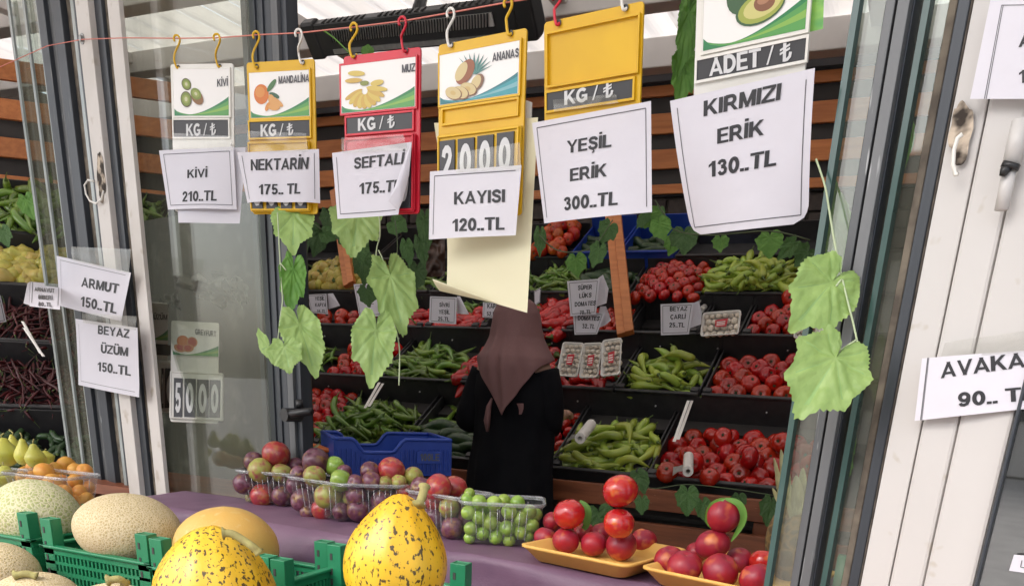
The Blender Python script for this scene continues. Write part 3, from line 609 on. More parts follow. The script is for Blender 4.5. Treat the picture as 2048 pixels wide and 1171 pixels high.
HL = ['yellow S hook at the left of the white kiwi board', 'yellow S hook at the right of the white kiwi board', 'yellow S hook at the left of the yellow mandarin board', 'white S hook at the right of the yellow mandarin board',
      'yellow S hook at the left of the red banana board', 'red S hook at the right of the red banana board', 'white S hook at the left of the pineapple board', 'yellow S hook at the right of the pineapple board',
      'red S hook at the left of the plain yellow board', 'white S hook at the right of the plain yellow board', 'hook above the avocado board left', 'hook above the avocado board right']
def btext(pl, e, s, bl, br, h, m, off, bold=.03):
    """lettering on a board, laid in board coordinates"""
    vs, fs = glyphs(s, bold); a = Vector(pl.ab(*bl)); c = Vector(pl.ab(*br)); t = Vector(pl.ab(bl[0], bl[1]-h))
    out = [(a.x+(c.x-a.x)*x+(t.x-a.x)*y, -off-k*.00003, -(a.y+(c.y-a.y)*x+(t.y-a.y)*y)) for x, y, k in vs]
    return B().add(out, fs).build('lettering', m, e, False)
def tiles(pl, e, rects, chars, plate, body):
    """lower clip-on plate with digit tiles; rects in picture points"""
    def L(px, py): a, c = pl.ab(px, py); return a, -c
    (ax, ay, bx, by) = plate; x0, z1 = L(ax, ay); x1, z0 = L(bx, by)
    b = B(); rbox(b, x0, x1, z0, z1, -.006, -.0005, .004); ring(b, x0+.002, x1-.002, z0+.002, z1-.002, .003, -.009, -.006); dp = bevel(b.build('digit_plate', body, e, False), .0006)
    for (q0, q1, q2, q3), ch in zip(rects, chars):
        x0, z1 = L(q0, q1); x1, z0 = L(q2, q3)
        t = B().box(((x0+x1)/2, -.0075, (z0+z1)/2), (x1-x0, .003, z1-z0)).build('digit_tile', M_dark, dp, False)
        vs, fs = glyphs(ch, .02); w, h = x1-x0, z1-z0
        B().add([(x0+w*(.17+.66*x), -.0096-k*.00003, z0+h*(.13+.74*y)) for x, y, k in vs], fs).build('digit', M_chalk, dp, False)
def paper_text(sh, o, lines, m=M_ink, bold=.036):
    for s, bl, br, h in lines: sh.text(s, bl, br, h, m, o, bold)
def tape(pl, q, off, label, **k):
    c = [pl.p(*p, off) for p in q]
    o = B().grid(lambda u, v: (c[0]*(1-u)+c[1]*u)*(1-v)+(c[3]*(1-u)+c[2]*u)*v+pl.n*.0012*noise.noise(Vector((u*5, v*3, q[0][0]))), 10, 4).build('clear_tape', M_tape)
    return tag(o, label, 'tape', 'clear tape on the price papers')
wav = lambda a, k, ph: (lambda u, v: a*math.sin(u*k+ph)*(.3+.7*v))
# --- 1 kiwi
p1 = Plane((340, 128), (466, 126), (345, 300))
e = board('white price board with kiwi picture, first from the left', M_wpl, p1, p1.ab(345, 420)[1], (347, 140, 460, 233), 'kiwi', False, (348, 241, 458, 275), None, ((356, 77, 357, 135, M_yel, 1), (436, 75, 440, 133, M_yel, 1)))
btext(p1, e, 'KİVİ', (436, 175), (457, 173), 15, M_inkg, .0032); btext(p1, e, 'KG / ₺', (374, 273), (433, 271), 24, M_chalk, .0024)
b = B(); rbox(b, .005, p1.w-.004, -p1.ab(345, 424)[1], -p1.ab(345, 286)[1], -.006, -.001, .004); bevel(b.build('digit_plate', M_wpl, e, False), .0006)
s = Sheet(p1, (352, 300), (491, 294), (478, 446), (358, 446), .012, wav(.003, 4, 1)); tag(s.mesh('paper_sheet', M_paper), 'blank white paper sticking out behind the kiwi 210 price paper', 'paper')
s = Sheet(p1, (318, 301), (467, 293), (472, 418), (334, 418), .020, lambda u, v: .008*math.sin(u*3.1)*v-.004*v); o = s.mesh('price_paper', M_paper); tag(o, 'white price paper reading KİVİ 210 under the kiwi board', 'price paper', 'price papers on the boards')
s.border(M_line, o); paper_text(s, o, (('KİVİ', (376, 357), (415, 355), 17), ('210..TL', (366, 404), (434, 402), 20)))
tape(p1, ((346, 266), (464, 272), (466, 300), (344, 296)), .021, 'clear tape above the KİVİ 210 price paper')
# --- 2 mandarin
p2 = Plane((492, 125), (628, 117), (505, 425))
e = board('yellow price board with mandarin picture, second from the left', M_yel, p2, p2.ab(503, 428)[1], (499, 147, 621, 233), 'mandarin', False, (500, 245, 621, 273), None, ((515, 70, 514, 133, M_yel, 1), (600, 66, 606, 125, M_wpl, 1)))
btext(p2, e, 'MANDALİNA', (559, 169), (620, 165), 15, M_inkg, .0032); btext(p2, e, 'KG / ₺', (523, 274), (588, 271), 24, M_chalk, .0024)
tiles(p2, e, [(508, 370, 530, 419), (536, 370, 559, 419), (565, 370, 588, 419), (594, 370, 617, 419)], '5000', (498, 285, 624, 424), M_yel)
s = Sheet(p2, (474, 305), (638, 298), (635, 404), (488, 403), .020, lambda u, v: -.006*(u-.5)**2*8*v+.004*math.sin(u*9)*v); o = s.mesh('price_paper', M_paper); tag(o, 'white price paper reading NEKTARIN 175 with torn lower edge', 'price paper', 'price papers on the boards')
s.border(M_line, o, sides='LR'); paper_text(s, o, (('NEKTARİN', (502, 341), (615, 338), 22), ('175.. TL', (518, 389), (600, 387), 20)))
tape(p2, ((495, 262), (612, 266), (616, 303), (492, 302)), .022, 'crumpled clear tape above the NEKTARIN 175 paper')
# --- 3 banana
p3 = Plane((686, 113), (841, 93), (691, 430))
p3b = FPl(p3.o-p3.n*.007+p3.u*.003, p3.u, p3.n)
e = board('red price board with banana picture above the SEFTALI paper', M_red, p3, p3.ab(691, 432)[1], (683, 133, 832, 214), 'banana', False, (694, 237, 826, 258), None, ((711, 54, 708, 112, M_yel, 1), (808, 42, 812, 101, M_red, 1)))
btext(p3, e, 'MUZ', (806, 147), (832, 144), 16, M_inkg, .0032); btext(p3, e, 'KG / ₺', (718, 263), (791, 256), 25, M_chalk, .0024)
tiles(p3, e, [(800, 295, 826, 418)], '0', (692, 278, 832, 424), M_red)
s = Sheet(p3, (664, 306), (822, 284), (797, 429), (673, 437), .020, lambda u, v: .012*max(0, u-.7)*v-.003*v); o = s.mesh('price_paper', M_paper); tag(o, 'white price paper reading SEFTALI 175 with its right corner curled over', 'price paper', 'price papers on the boards')
s.border(M_line, o, sides='LB'); paper_text(s, o, (('SEFTALİ', (708, 338), (806, 328), 22), ('175..TL', (718, 388), (800, 382), 22)))
pts = [(824, 282), (816, 300), (803, 335), (790, 372), (776, 402), (797, 420), (806, 400), (818, 350)]
cc_ = [p3.p(x, y, .034 if i in (2, 3, 4) else .026) for i, (x, y) in enumerate(pts)]
B().add([p3.p(800, 370, .040)]+cc_, [(0, i+1, (i+1) % 8+1) for i in range(8)]).build('folded_corner', M_paper, o)
tape(p3, ((682, 276), (806, 268), (816, 300), (684, 306)), .023, 'clear tape above the SEFTALI 175 paper')
# --- 4 pineapple
p4 = Plane((876, 90), (1053, 55), (876, 330))
e = board('yellow price board with pineapple picture and digit tiles', M_yel, p4, p4.ab(878, 440)[1], (881, 112, 1038, 188), 'pineapple', True, None, None, ((905, 25, 903, 90, M_wpl, 1), (1020, 4, 1022, 67, M_yel, 1)))
btext(p4, e, 'ANANAS', (987, 125), (1040, 115), 17, M_inkg, .0032)
def L4(px, py): a, c = p4.ab(px, py); return a, -c
b = B(); x0, z1 = L4(884, 217); x1, z0 = L4(1038, 232); ring(b, x0, x1, z0, z1, .003, -.003, .001); b.build('band_rim', M_yel, e, False)
tiles(p4, e, [(886, 285, 915, 372), (922, 281, 953, 368), (961, 275, 991, 362), (1000, 269, 1031, 356)], '2000', (879, 272, 1041, 400), M_yel)
s = Sheet(p4, (868, 246), (1076, 235), (1062, 626), (886, 577), -.012, lambda u, v: -.02*math.sin(v*2.6)*(1-u)+.012*v*u); o = s.mesh('price_paper', M_cream, nx=18, ny=24); tag(o, 'long cream paper sheet hanging behind the KAYISI price paper', 'paper sheet')
B().grid(lambda u, v: s.at(-.06+.75*u, 1.0-.02*u-.05*math.sin(v*3.6)*(1-u)**1.0+.015*u, .006+.022*math.sin(v*3.1)*(1-u)), 16, 8).build('rolled_corner', M_cream, o)
s = Sheet(p4, (860, 343), (1043, 330), (1030, 470), (854, 478), .022, lambda u, v: -.005*v+.006*math.sin(u*3)*v+.01*max(0, u-.8)*v); o = s.mesh('price_paper', M_paper); tag(o, 'white price paper reading KAYISI 120 taped to the pineapple board', 'price paper', 'price papers on the boards')
s.border(M_line, o, sides='TL'); paper_text(s, o, (('KAYISI', (909, 409), (1009, 404), 25), ('120..TL', (905, 463), (1008, 459), 25)))
tape(p4, ((915, 305), (1040, 285), (1042, 338), (912, 345)), .025, 'clear tape above the KAYISI 120 paper')
# small second board peeking out behind
b = B(); q = [p4.p(x, y, -.02) for x, y in ((1040, 196), (1062, 204), (1060, 300), (1038, 300))]
o = b.add(q+[a-p4.n*.004 for a in q], [(0, 1, 2, 3), (7, 6, 5, 4), (0, 4, 5, 1), (1, 5, 6, 2), (2, 6, 7, 3), (3, 7, 4, 0)]).build('board_clip', M_wpl); tag(o, 'corner of a white plastic board peeking out right of the pineapple board', 'price board')
# --- 5 plain yellow
p5 = Plane((1087, 45), (1287, 1), (1088, 235))
e = board('plain yellow price board without picture above the YESIL ERIK sheet', M_yel, p5, p5.ab(1088, 320)[1], None, None, False, (1095, 187, 1266, 196), None, ((1118, -12, 1118, 46, M_red, 1), (1250, -30, 1252, 16, M_wpl, 1)))
def L5(px, py): a, c = p5.ab(px, py); return a, -c
e.children
b = B(); x0, z1 = L5(1094, 66); x1, z0 = L5(1278, 146); ring(b, x0, x1, z0, z1, .0025, -.004, .001); b.build('picture_rim', M_yel, e, False)
btext(p5, e, 'KG / ₺', (1131, 211), (1228, 194), 28, M_chalk, .0024)
s = Sheet(p5, (1064, 246), (1302, 202), (1304, 424), (1080, 446), .022, lambda u, v: .010*math.sin(u*3.14)*v-.012*(1-u)**2*v); o = s.mesh('price_paper', M_paper); tag(o, 'white price sheet reading YESIL ERIK 300 below the plain yellow board', 'price paper', 'price papers on the boards')
s.border(M_line, o, (.04, .055), sides='TLR'); paper_text(s, o, (('YEŞİL', (1135, 307), (1224, 294), 25), ('ERİK', (1142, 363), (1216, 353), 25), ('300..TL', (1128, 421), (1239, 410), 26)))
tape(p5, ((1106, 200), (1232, 188), (1236, 206), (1108, 224)), .006, 'clear tape on the dark band of the plain yellow board')
# --- 6 avocado
p6 = Plane((1392, 60), (1622, 6), (1388, 185))
p6.o = p6.p(1395, -85); 
e = board('white price board with avocado picture above the KIRMIZI ERIK sheet', M_wpl, p6, p6.ab(1388, 215)[1], (1412, -60, 1614, 60), 'avocado', False, (1396, 122, 1611, 120), None, ())
for c in list(e.children):
    if c.name.startswith('back_plate'): pass
btext(p6, e, 'ADET / ₺', (1421, 153), (1585, 121), 35, M_chalk, .0024)
q = [p6.p(x, y, -.006) for x, y in ((1622, -60), (1650, -66), (1646, 58), (1620, 64))]
B().add([e.matrix_world.inverted() @ a for a in q], [(0, 1, 2, 3)]).build('spare_card', [mat('print_band', (.03, .26, .09), (.30, .56, .10), rough=.35, scale=14, stretch=(1, 1, 3))], e, False)
s = Sheet(p6, (1340, 202), (1630, 136), (1607, 446), (1370, 472), .022, lambda u, v: -.02*v*v*(1-u)**2-.016*v*v*u**3+.01*math.sin(u*3.14)*v); 
sc_ = s.at
def rounded(u, v):
    # lower corners are worn round
    vv = v; uu = u
    if v > .86:
        k = (v-.86)/.14; m = .10*(1-math.sqrt(max(0, 1-k*k))); uu = m+u*(1-2*m)
    return sc_(uu, vv)
o = B().grid(rounded, 18, 26).build('price_paper', M_paper); tag(o, 'large white price sheet reading KIRMIZI ERIK 130, rightmost on the string', 'price paper', 'price papers on the boards')
s.border(M_line, o, (.05, .06), sides='LRB'); paper_text(s, o, (('KIRMIZI', (1409, 233), (1560, 200), 31), ('ERİK', (1437, 288), (1528, 270), 30), ('130..TL', (1418, 355), (1552, 331), 31)))
# ================================================================== papers stuck on the columns
pa = Plane((113, 511), (262, 544), (118, 611), None, 2.27)
pa.u, pa.n = FD.copy(), FN.copy(); pa.v = Vector((0, 0, -1)); pa.o = onf(190, 570, .045)
s = Sheet(pa, (113, 511), (262, 545), (243, 642), (119, 611), .0, lambda u, v: .006*math.sin(u*3)*v); o = s.mesh('price_paper', M_paper); tag(o, 'tilted white price paper reading ARMUT 150 on the left column', 'price paper', 'price papers on the columns')
s.border(M_line, o, sides='TL'); paper_text(s, o, (('ARMUT', (165, 573), (237, 587), 19), ('150..TL', (165, 612), (234, 627), 20)))
s = Sheet(pa, (151, 637), (275, 655), (280, 794), (158, 769), .006, lambda u, v: .006*math.sin(u*3)*v+.008*max(0, v-.8)); o = s.mesh('price_paper', M_paper); tag(o, 'white price paper reading BEYAZ ÜZÜM 150 below the ARMUT paper', 'price paper', 'price papers on the columns')
s.border(M_line, o, sides='LB'); paper_text(s, o, (('BEYAZ', (197, 667), (259, 676), 17), ('ÜZÜM', (204, 705), (257, 712), 17), ('150..TL', (198, 741), (263, 751), 18)))
tape(pa, ((142, 493), (262, 498), (258, 546), (144, 520)), .006, 'clear tape above the ARMUT paper'); tape(pa, ((163, 625), (273, 632), (272, 660), (166, 645)), .010, 'clear tape above the BEYAZ ÜZÜM paper')
pb_ = FPl(onf(1960, 780, .058), FD, FN); 
s = Sheet(pb_, (1844, 716), (2150, 692), (2150, 806), (1829, 841), .004, lambda u, v: .003*math.sin(u*6)); o = s.mesh('price_paper', M_paper); tag(o, 'white price strip reading AVAKADO 90 on the white door', 'price paper', 'price papers on the columns')
b = B(); s.line(b, .045, 0, .045, 1, .0012); s.line(b, .053, 0, .053, 1, .0005); b.build('printed_border', M_line, o, False)
paper_text(s, o, (('AVAKADO', (1884, 756), (2118, 724), 31), ('90.. TL', (1918, 813), (2072, 798), 28)))
tape(pb_, ((1890, 684), (2060, 660), (2060, 702), (1880, 718)), .006, 'clear tape above the AVAKADO strip')
s = Sheet(pb_, (1985, -20), (2200, -24), (2200, 198), (1940, 198), .008); o = s.mesh('price_paper', M_paper); tag(o, 'white price paper cut off by the top right corner of the picture', 'price paper', 'price papers on the columns')
b = B(); s.line(b, .12, .14, .12, 1, .0006); s.line(b, .135, .14, .135, 1, .0006); s.line(b, .12, .14, 1, .14, .0006); b.build('printed_border', M_line, o, False)
paper_text(s, o, (('A', (2038, 95), (2066, 92), 26), ('1', (2038, 167), (2052, 166), 26)))
pw = FPl(onf(2110, 585, .054), FD, FN); s = Sheet(pw, (2028, 1108), (2090, 1112), (2090, 1150), (2018, 1140), .01); o = s.mesh('paper_note', M_paper); tag(o, 'small white paper note on the dark window at the right edge', 'paper note')
b = B(); s.line(b, .3, .3, .3, .7, .001); s.line(b, .3, .7, 1, .7, .001); b.build('printed_border', M_line, o, False)
# ================================================================== produce shapes
def lobed(r, sq, lob=0, amp=0, dim=.25, nx=20, ny=12, calyx=None, jit=0, seed=0, zf=None):
    b = B()
    def fn(u, v):
        a = 2*math.pi*u; p = math.pi*v
        rr = r*math.sin(p)**.92*(1+amp*math.cos(lob*a)*math.sin(p)+jit*noise.noise(Vector((math.cos(a)*2+seed, math.sin(a)*2, v*3))))
        z = r*sq*math.cos(p)
        if v < .5: z -= r*dim*max(0, 1-rr/(r*.45))**1.5
        if zf: rr, z = zf(rr, z, a)
        return Vector((rr*math.cos(a), rr*math.sin(a), z))
    b.grid(fn, nx, ny, closed=True)
    if calyx:
        b.mi(1); z0 = r*sq*.86-r*dim*.15
        for k in range(5):
            a = 2*math.pi*k/5+seed; l = r*calyx
            c, s = math.cos(a), math.sin(a); b.add([(c*0-s*.12*l, s*0+c*.12*l, z0), (s*.12*l, -c*.12*l, z0), (c*l*.6+s*.14*l, s*l*.6-c*.14*l, z0+.05*l), (c*l, s*l, z0+.12*l), (c*l*.6-s*.14*l, s*l*.6+c*.14*l, z0+.05*l)], [(0, 1, 2, 3, 4)])
        b.tube([(0, 0, z0-.002), (0.1*r, 0, z0+.12*r)], [r*.07, r*.05], 6); b.mi(0)
    return b
TOM = [lobed(1, .80, 5, .025, .22, calyx=.36, jit=.06, seed=k).mesh('tomato', [M_tom, M_cal]) for k in range(3)]
TOMO = [lobed(1, .86, 5, .03, .2, calyx=.4, jit=.05, seed=k).mesh('orange_tomato', [M_tomo, M_cal]) for k in range(2)]
def pepper(L, r, bend, taper, m, st=.16, seed=0, crook=1.0, n=9, bump=.12, sname='pepper'):
    rnd = random.Random(seed); b = B(); pts = []; rs = []; N_ = 11
    ph = rnd.uniform(0, 6)
    for i in range(N_):
        t = i/(N_-1); x = (t-.5)*L
        y = bend*L*(4*(t-.5)**2-.5)+.04*L*math.sin(t*7+ph); z = .02*L*math.sin(t*5+ph)
        pts.append((x, y, z))
        q = (1-t**taper)*(1-.35*math.exp(-t*18))*(1+bump*math.sin(t*13+ph)*.5); rs.append(max(.06*r, r*q))
    b.tube(pts, rs, n)
    b.mi(1); p = Vector(pts[0]); d = (p-Vector(pts[1])).normalized()
    b.tube([p+d*-.01*L, p+d*.03*L, p+d*(.03+st*.6)*L+Vector((0, .02*L*crook, .01*L)), p+d*(.03+st)*L+Vector((0, .06*L*crook, .03*L))], [r*.62, r*.25, r*.13, r*.15], 6)
    return b.mesh(sname, [m, M_pst])
CHAR = [pepper(1, .12, bd, 2.6, M_char, seed=k, crook=(-1)**k) for k, bd in enumerate((.05, .14, -.08, .22, .10, -.02))]
PGR = [pepper(1, .085, bd, 2.4, M_pgr, seed=k+9, crook=(-1)**k) for k, bd in enumerate((.08, .16, .24, -.05, .3))]
KAP = [pepper(1, .20, bd, 3.2, M_kap, st=.2, seed=k+19, bump=.25) for k, bd in enumerate((.04, .10, -.06))]
YEL = [pepper(1, .30, bd, 4.5, M_yp, st=.2, seed=k+29, bump=.4) for k, bd in enumerate((.03, .08, -.04))]
CUC = [pepper(1, .15, bd, 9, M_cuc, st=.05, seed=k+39, bump=.05) for k, bd in enumerate((.02, .06, -.04))]
CHI = [pepper(1, .04, bd, 2.2, M_chil, st=.14, seed=k+49) for k, bd in enumerate((.1, .25, -.15))]
# ------------------------------------------------------------------ sloping display
AL = rad(40); ca, sa = math.cos(AL), math.sin(AL); TI = rad(30); ct, s_t = math.cos(TI), math.sin(TI)
class Display:
    def __init__(s, o, x, back): s.o = Vector(o); s.x = Vector(x).normalized(); s.b = Vector(back).normalized()
    def lip(s, t): return s.o+s.b*(t*ca)+Vector((0, 0, t*sa))
    def sx(s, px, py, t): q = hit(px, py, s.lip(t), s.b); return (q-s.o).dot(s.x)
    def fr(s, X, t): # crate frame at the lip
        return frame(s.lip(t)+s.x*X, s.x, s.b*ct+Vector((0, 0, s_t)), s.x.cross(s.b*ct+Vector((0, 0, s_t))))
D1 = Display((0, 3.37, H-.39), (1, 0, 0), (0, 1, 0))
YL = lambda px, y: 583+(y-583)*(px+2837)/4237          # where a shelf line at height y (taken at px 1400) runs
def crate(D, X0, X1, t, L, label, m=M_crate, h=.10, post=True, lip=.03):
    e = empty('produce_crate', label=label, cat='crate', group='black crates on the sloping display' if m is M_crate else 'blue crates', mw=D.fr(X0, t))
    w = X1-X0-.006
    B().box((w/2, L/2, -h), (w, L, .008)).build('crate_floor', m, e, False)
    for nm, c, d in (('front_wall', (w/2, .004, -h/2+lip/2), (w, .008, h+lip)), ('back_wall', (w/2, L-.004, .0), (w, .008, h*2)), ('side_wall', (.004, L/2, -h/2+lip/2), (.008, L-.016, h+lip)), ('side_wall', (w-.004, L/2, -h/2+lip/2), (.008, L-.016, h+lip))):
        bevel(B().box(c, d).build(nm, m, e, False), .002)
    bevel(B().box((w/2, -.004, lip+.002), (w, .018, .010)).build('rim', m, e, False), .003)
    if post:
        for x in (.02, w-.02): bevel(B().box((x, .018, .02), (.036, .03, .05)).build('corner_post', m, e, False), .003)
        B().tube([(w/2, -.014, -.03), (w/2, -.018, -.03)], .004, 8).build('peg', M_chalk, e)
    return e
cnt = {}
ORD = ['first', 'second', 'third', 'fourth', 'fifth', 'sixth', 'seventh', 'eighth', 'ninth', 'tenth', 'eleventh', 'twelfth', 'thirteenth', 'fourteenth', 'fifteenth', 'sixteenth']
def y_skip(j, l, sy, a0, a1): return a0+(j+.5*l)*sy > a1-.06
def heap(D, X0, X1, t, L, kind, meshes, sp, size, label, orient, lay=1, depth=.03, a0=.02, a1=None, hump=.03, h=.1, stretch=(1, 1), tgt=None, var=.12, grp=None, flip=False):
    """pieces laid on the crate's frame in jittered rows, each an object of its own"""
    M = D.fr(X0, t); a1 = a1 or L-.02; w = X1-X0
    sx, sy = sp; n = 0
    for l in range(lay):
        ny = max(1, int((a1-a0)/sy)); nx = max(1, int((w-.02)/sx))
        for j in range(ny+(0 if l == 0 else -1)):
            for i in range(nx+(0 if (j+l) % 2 == 0 else -1)):
                if orient != 'ball' and kind == 'pale_pepper' and l == 0 and y_skip(j, .0, sy, a0, a1+.03): continue
                if l and orient != 'ball' and y_skip(j, l, sy, a0, a1): continue
                if l and R_() < (.35, .35, .6)[l]: continue
                x = .01+size*.4+(i+.5*((j+l) % 2)+.0)*(w-.02-size*.8)/max(1, nx-1+.001) if kind == 'tomato' else .02+(i+R_())*(w-.04)/nx
                x = min(max(x, size*.42), w-size*.42) if orient == 'ball' else min(max(x, .03), w-.03)
                y = a0+size*.4*(orient == 'ball')+(j+.5*l)*sy
                k = math.sin(math.pi*min(1, max(0, x/w)))*math.sin(math.pi*min(1, max(0, (y-a0)/(a1-a0+.001)*.8+.1)))
                z = -depth+hump*k+l*size*(.52 if orient == 'ball' else .16)
                x += random.uniform(-1, 1)*sx*.10; y += random.uniform(-1, 1)*sy*.14; z += random.uniform(-1, 1)*size*(.06 if orient == 'ball' else .05)
                s_ = size*random.uniform(1-var, 1+var)
                if orient == 'ball':
                    Rm = Matrix.Rotation(random.uniform(0, 6.28), 4, 'Z'); tilt = Matrix.Rotation(random.gauss(.0, .45)+.75, 4, 'X') @ Matrix.Rotation(random.gauss(0, .5), 4, 'Y')
                    Rm = tilt @ Rm; sc = s_/2
                else:
                    base = {'across': 0, 'up': 1.4, 'any': random.uniform(0, 3.1), 'slant': -.5}[orient]
                    if orient != 'up' and y-a0 < .07: base = 0; y = max(y, .035)
                    Rm = Matrix.Rotation(random.gauss(base, .55 if y-a0 > .07 or orient == 'up' else .13)+(math.pi if R_() < .5 else 0), 4, 'Z') @ Matrix.Rotation(random.gauss(0, .16), 4, 'Y') @ Matrix.Rotation(random.uniform(0, 6.28), 4, 'X'); sc = s_
                m4 = M @ Matrix.Translation((x, y, z)) @ Rm @ Matrix.Scale(sc, 4)
                put(kind, random.choice(meshes), m4, label=label if orient != 'ball' or i > 15 or j > 15 else (ORD[i]+' from left, '+ORD[j]+' row up'+(' on top' if l else '')+': '+label), cat=kind.replace('_', ' '), group=grp or label); n += 1
    cnt[label] = n
ROW = dict(A=(0, .50), B=(.5, .40), C=(.90, .30), D=(1.2, .30), E=(1.5, .35)); LY = dict(A=985, B=795, C=683, D=600, E=520)
def X(row, px): return D1.sx(px, YL(px, LY[row]), ROW[row][0])
def bin_(row, p0, p1, label, **k):
    t, L = ROW[row]; return crate(D1, X(row, p0), X(row, p1), t, L, label, **k)
def fill(row, p0, p1, kind, meshes, sp, size, label, orient, **k):
    t, L = ROW[row]; heap(D1, X(row, p0), X(row, p1), t, L, kind, meshes, sp, size, label, orient, **k)
# front row
bin_('A', 1292, 1650, 'wide black crate of large red tomatoes at the right of the front row')
fill('A', 1292, 1650, 'tomato', TOM, (.079, .062), .089, 'red tomato in the wide front crate, right', 'ball', depth=.03, hump=.03, a1=.45, lay=1)
fill('A', 1310, 1440, 'tomato', TOM, (.085, .075), .085, 'tomato at the lip of the front crate', 'ball', depth=-.045, hump=.01, a1=.14, a0=-.02)
fill('A', 1330, 1620, 'tomato', TOM, (.16, .12), .085, 'red tomato lying loose on the wide front crate', 'ball', depth=-.035, hump=.02, a0=.12, a1=.42)
bin_('A', 1104, 1290, 'black crate of pale green peppers in the front row between woman and tomatoes')
fill('A', 1108, 1288, 'pale_pepper', CHAR, (.075, .034), .155, 'pale green pepper in the front row crate right of the woman', 'any', lay=3, depth=.02, hump=.06, a1=.36)
bin_('A', 955, 1102, 'black crate of vine tomatoes partly hidden by the woman')
fill('A', 1000, 1102, 'tomato', TOM, (.060, .052), .066, 'red vine tomato right of the woman', 'ball', depth=.02, hump=.03, a0=.18, a1=.48)
bin_('A', 795, 950, 'black crate of dark green courgettes behind the blue crate')
fill('A', 790, 950, 'courgette', CUC, (.10, .045), .19, 'dark green courgette in the front row crate left of the woman', 'across', lay=2, depth=.03, hump=.03, a1=.30)
fill('A', 800, 950, 'green_pepper', PGR, (.08, .04), .18, 'long green pepper lying behind the dark courgettes', 'slant', lay=1, depth=.02, hump=.02, a0=.30, a1=.46)
bin_('A', 628, 790, 'black crate of long green peppers above the blue crate')
fill('A', 600, 790, 'green_pepper', PGR, (.085, .036), .19, 'long green pepper in the front row heap above the blue crate', 'slant', lay=2, depth=.02, hump=.06, a1=.42)
bin_('A', 470, 625, 'black crate of red tomatoes right of the dark door post')
fill('A', 480, 632, 'tomato', TOM, (.072, .058), .083, 'red tomato beside the dark door post', 'ball', depth=.0, hump=.04, a1=.48, a0=.06, lay=1)
# second row
bin_('B', 1404, 1680, 'black crate of glossy red tomatoes at the right of the second row')
fill('B', 1404, 1680, 'tomato', TOM, (.079, .062), .086, 'glossy tomato in the second shelf crate, right', 'ball', depth=.015, hump=.045, a1=.36)
bin_('B', 1232, 1400, 'black crate of pale green peppers in the second row')
fill('B', 1240, 1396, 'pale_pepper', CHAR, (.085, .036), .155, 'pale green pepper in the second row crate right of the mushroom packs', 'any', lay=3, depth=.02, hump=.06, a1=.33)
bin_('B', 1088, 1230, 'black crate of red peppers under three mushroom packs')
fill('B', 1094, 1226, 'red_pepper', KAP, (.08, .05), .12, 'red pepper under the three mushroom packs', 'across', depth=.05, hump=.01, a0=.05, a1=.34)
bin_('B', 925, 1086, 'black crate of red kapya peppers behind the woman')
fill('B', 905, 1086, 'red_pepper', KAP, (.065, .042), .17, 'long red pepper behind the woman in the second row', 'up', lay=2, depth=.02, hump=.05, a1=.38)
bin_('B', 762, 922, 'black crate of green peppers in the second row left of the woman')
fill('B', 758, 905, 'green_pepper', PGR, (.075, .032), .175, 'long green pepper in the second row crate left of the woman', 'slant', lay=2, depth=.02, hump=.045, a1=.36)
bin_('B', 560, 760, 'black crate of tomatoes and peppers behind the hanging leaves')
fill('B', 640, 752, 'tomato', TOM, (.075, .062), .088, 'red tomato behind the hanging leaves, second shelf', 'ball', depth=.01, hump=.04, a1=.36)
fill('B', 575, 642, 'green_pepper', PGR, (.06, .04), .12, 'short green pepper beside the second row tomatoes near the post', 'up', depth=.01, hump=.02, a1=.36)
# third row
for p0, p1, lb in ((560, 745, 'black crate of red tomatoes in the third row behind the leaves'), (747, 850, 'black crate of red peppers behind the curled leaf, third row'), (852, 960, 'black crate of red peppers below the SIVRI YESIL card'), (962, 1060, 'black crate hidden behind the woman, third row'), (1062, 1150, 'black crate of dark red peppers right of the woman, third row'),
                   (1152, 1250, 'black crate of small tomatoes behind the SÜPER LÜKS card'), (1252, 1395, 'black empty looking crate behind the BEYAZ ÇARLI card'), (1397, 1480, 'black crate below the standing mushroom pack'), (1482, 1680, 'black crate of small red tomatoes at the right of the third row')):
    bin_('C', p0, p1, lb, h=.07)
fill('C', 600, 745, 'tomato', TOM, (.080, .09), .085, 'red tomato below the yellow peppers', 'ball', depth=-.0, hump=.01, a1=.24)
fill('C', 747, 960, 'red_pepper', KAP, (.07, .05), .15, 'red pepper in the third row below the SIVRI YESIL card', 'across', lay=1, depth=.0, hump=.02, a1=.22)
fill('C', 860, 1060, 'green_pepper', PGR, (.07, .04), .15, 'green pepper in the third row left of the mauve scarf', 'slant', lay=1, depth=-.01, hump=.02, a0=.18, a1=.30)
fill('C', 1040, 1150, 'red_pepper', KAP, (.05, .04), .16, 'dark red pepper in the third row right of the mauve scarf', 'up', lay=2, depth=.0, hump=.03, a1=.28)
fill('C', 1152, 1250, 'tomato', TOM, (.05, .05), .055, 'small tomato beside the brown post', 'ball', depth=.0, hump=.01, a1=.28)
fill('C', 1482, 1680, 'tomato', TOM, (.075, .06), .078, 'red tomato right of the standing mushrooms', 'ball', depth=-.01, hump=.03, a1=.26)
fill('C', 1340, 1400, 'pale_pepper', CHAR, (.05, .04), .12, 'pale green pepper beside the BEYAZ ÇARLI card', 'slant', depth=.02, a1=.12)
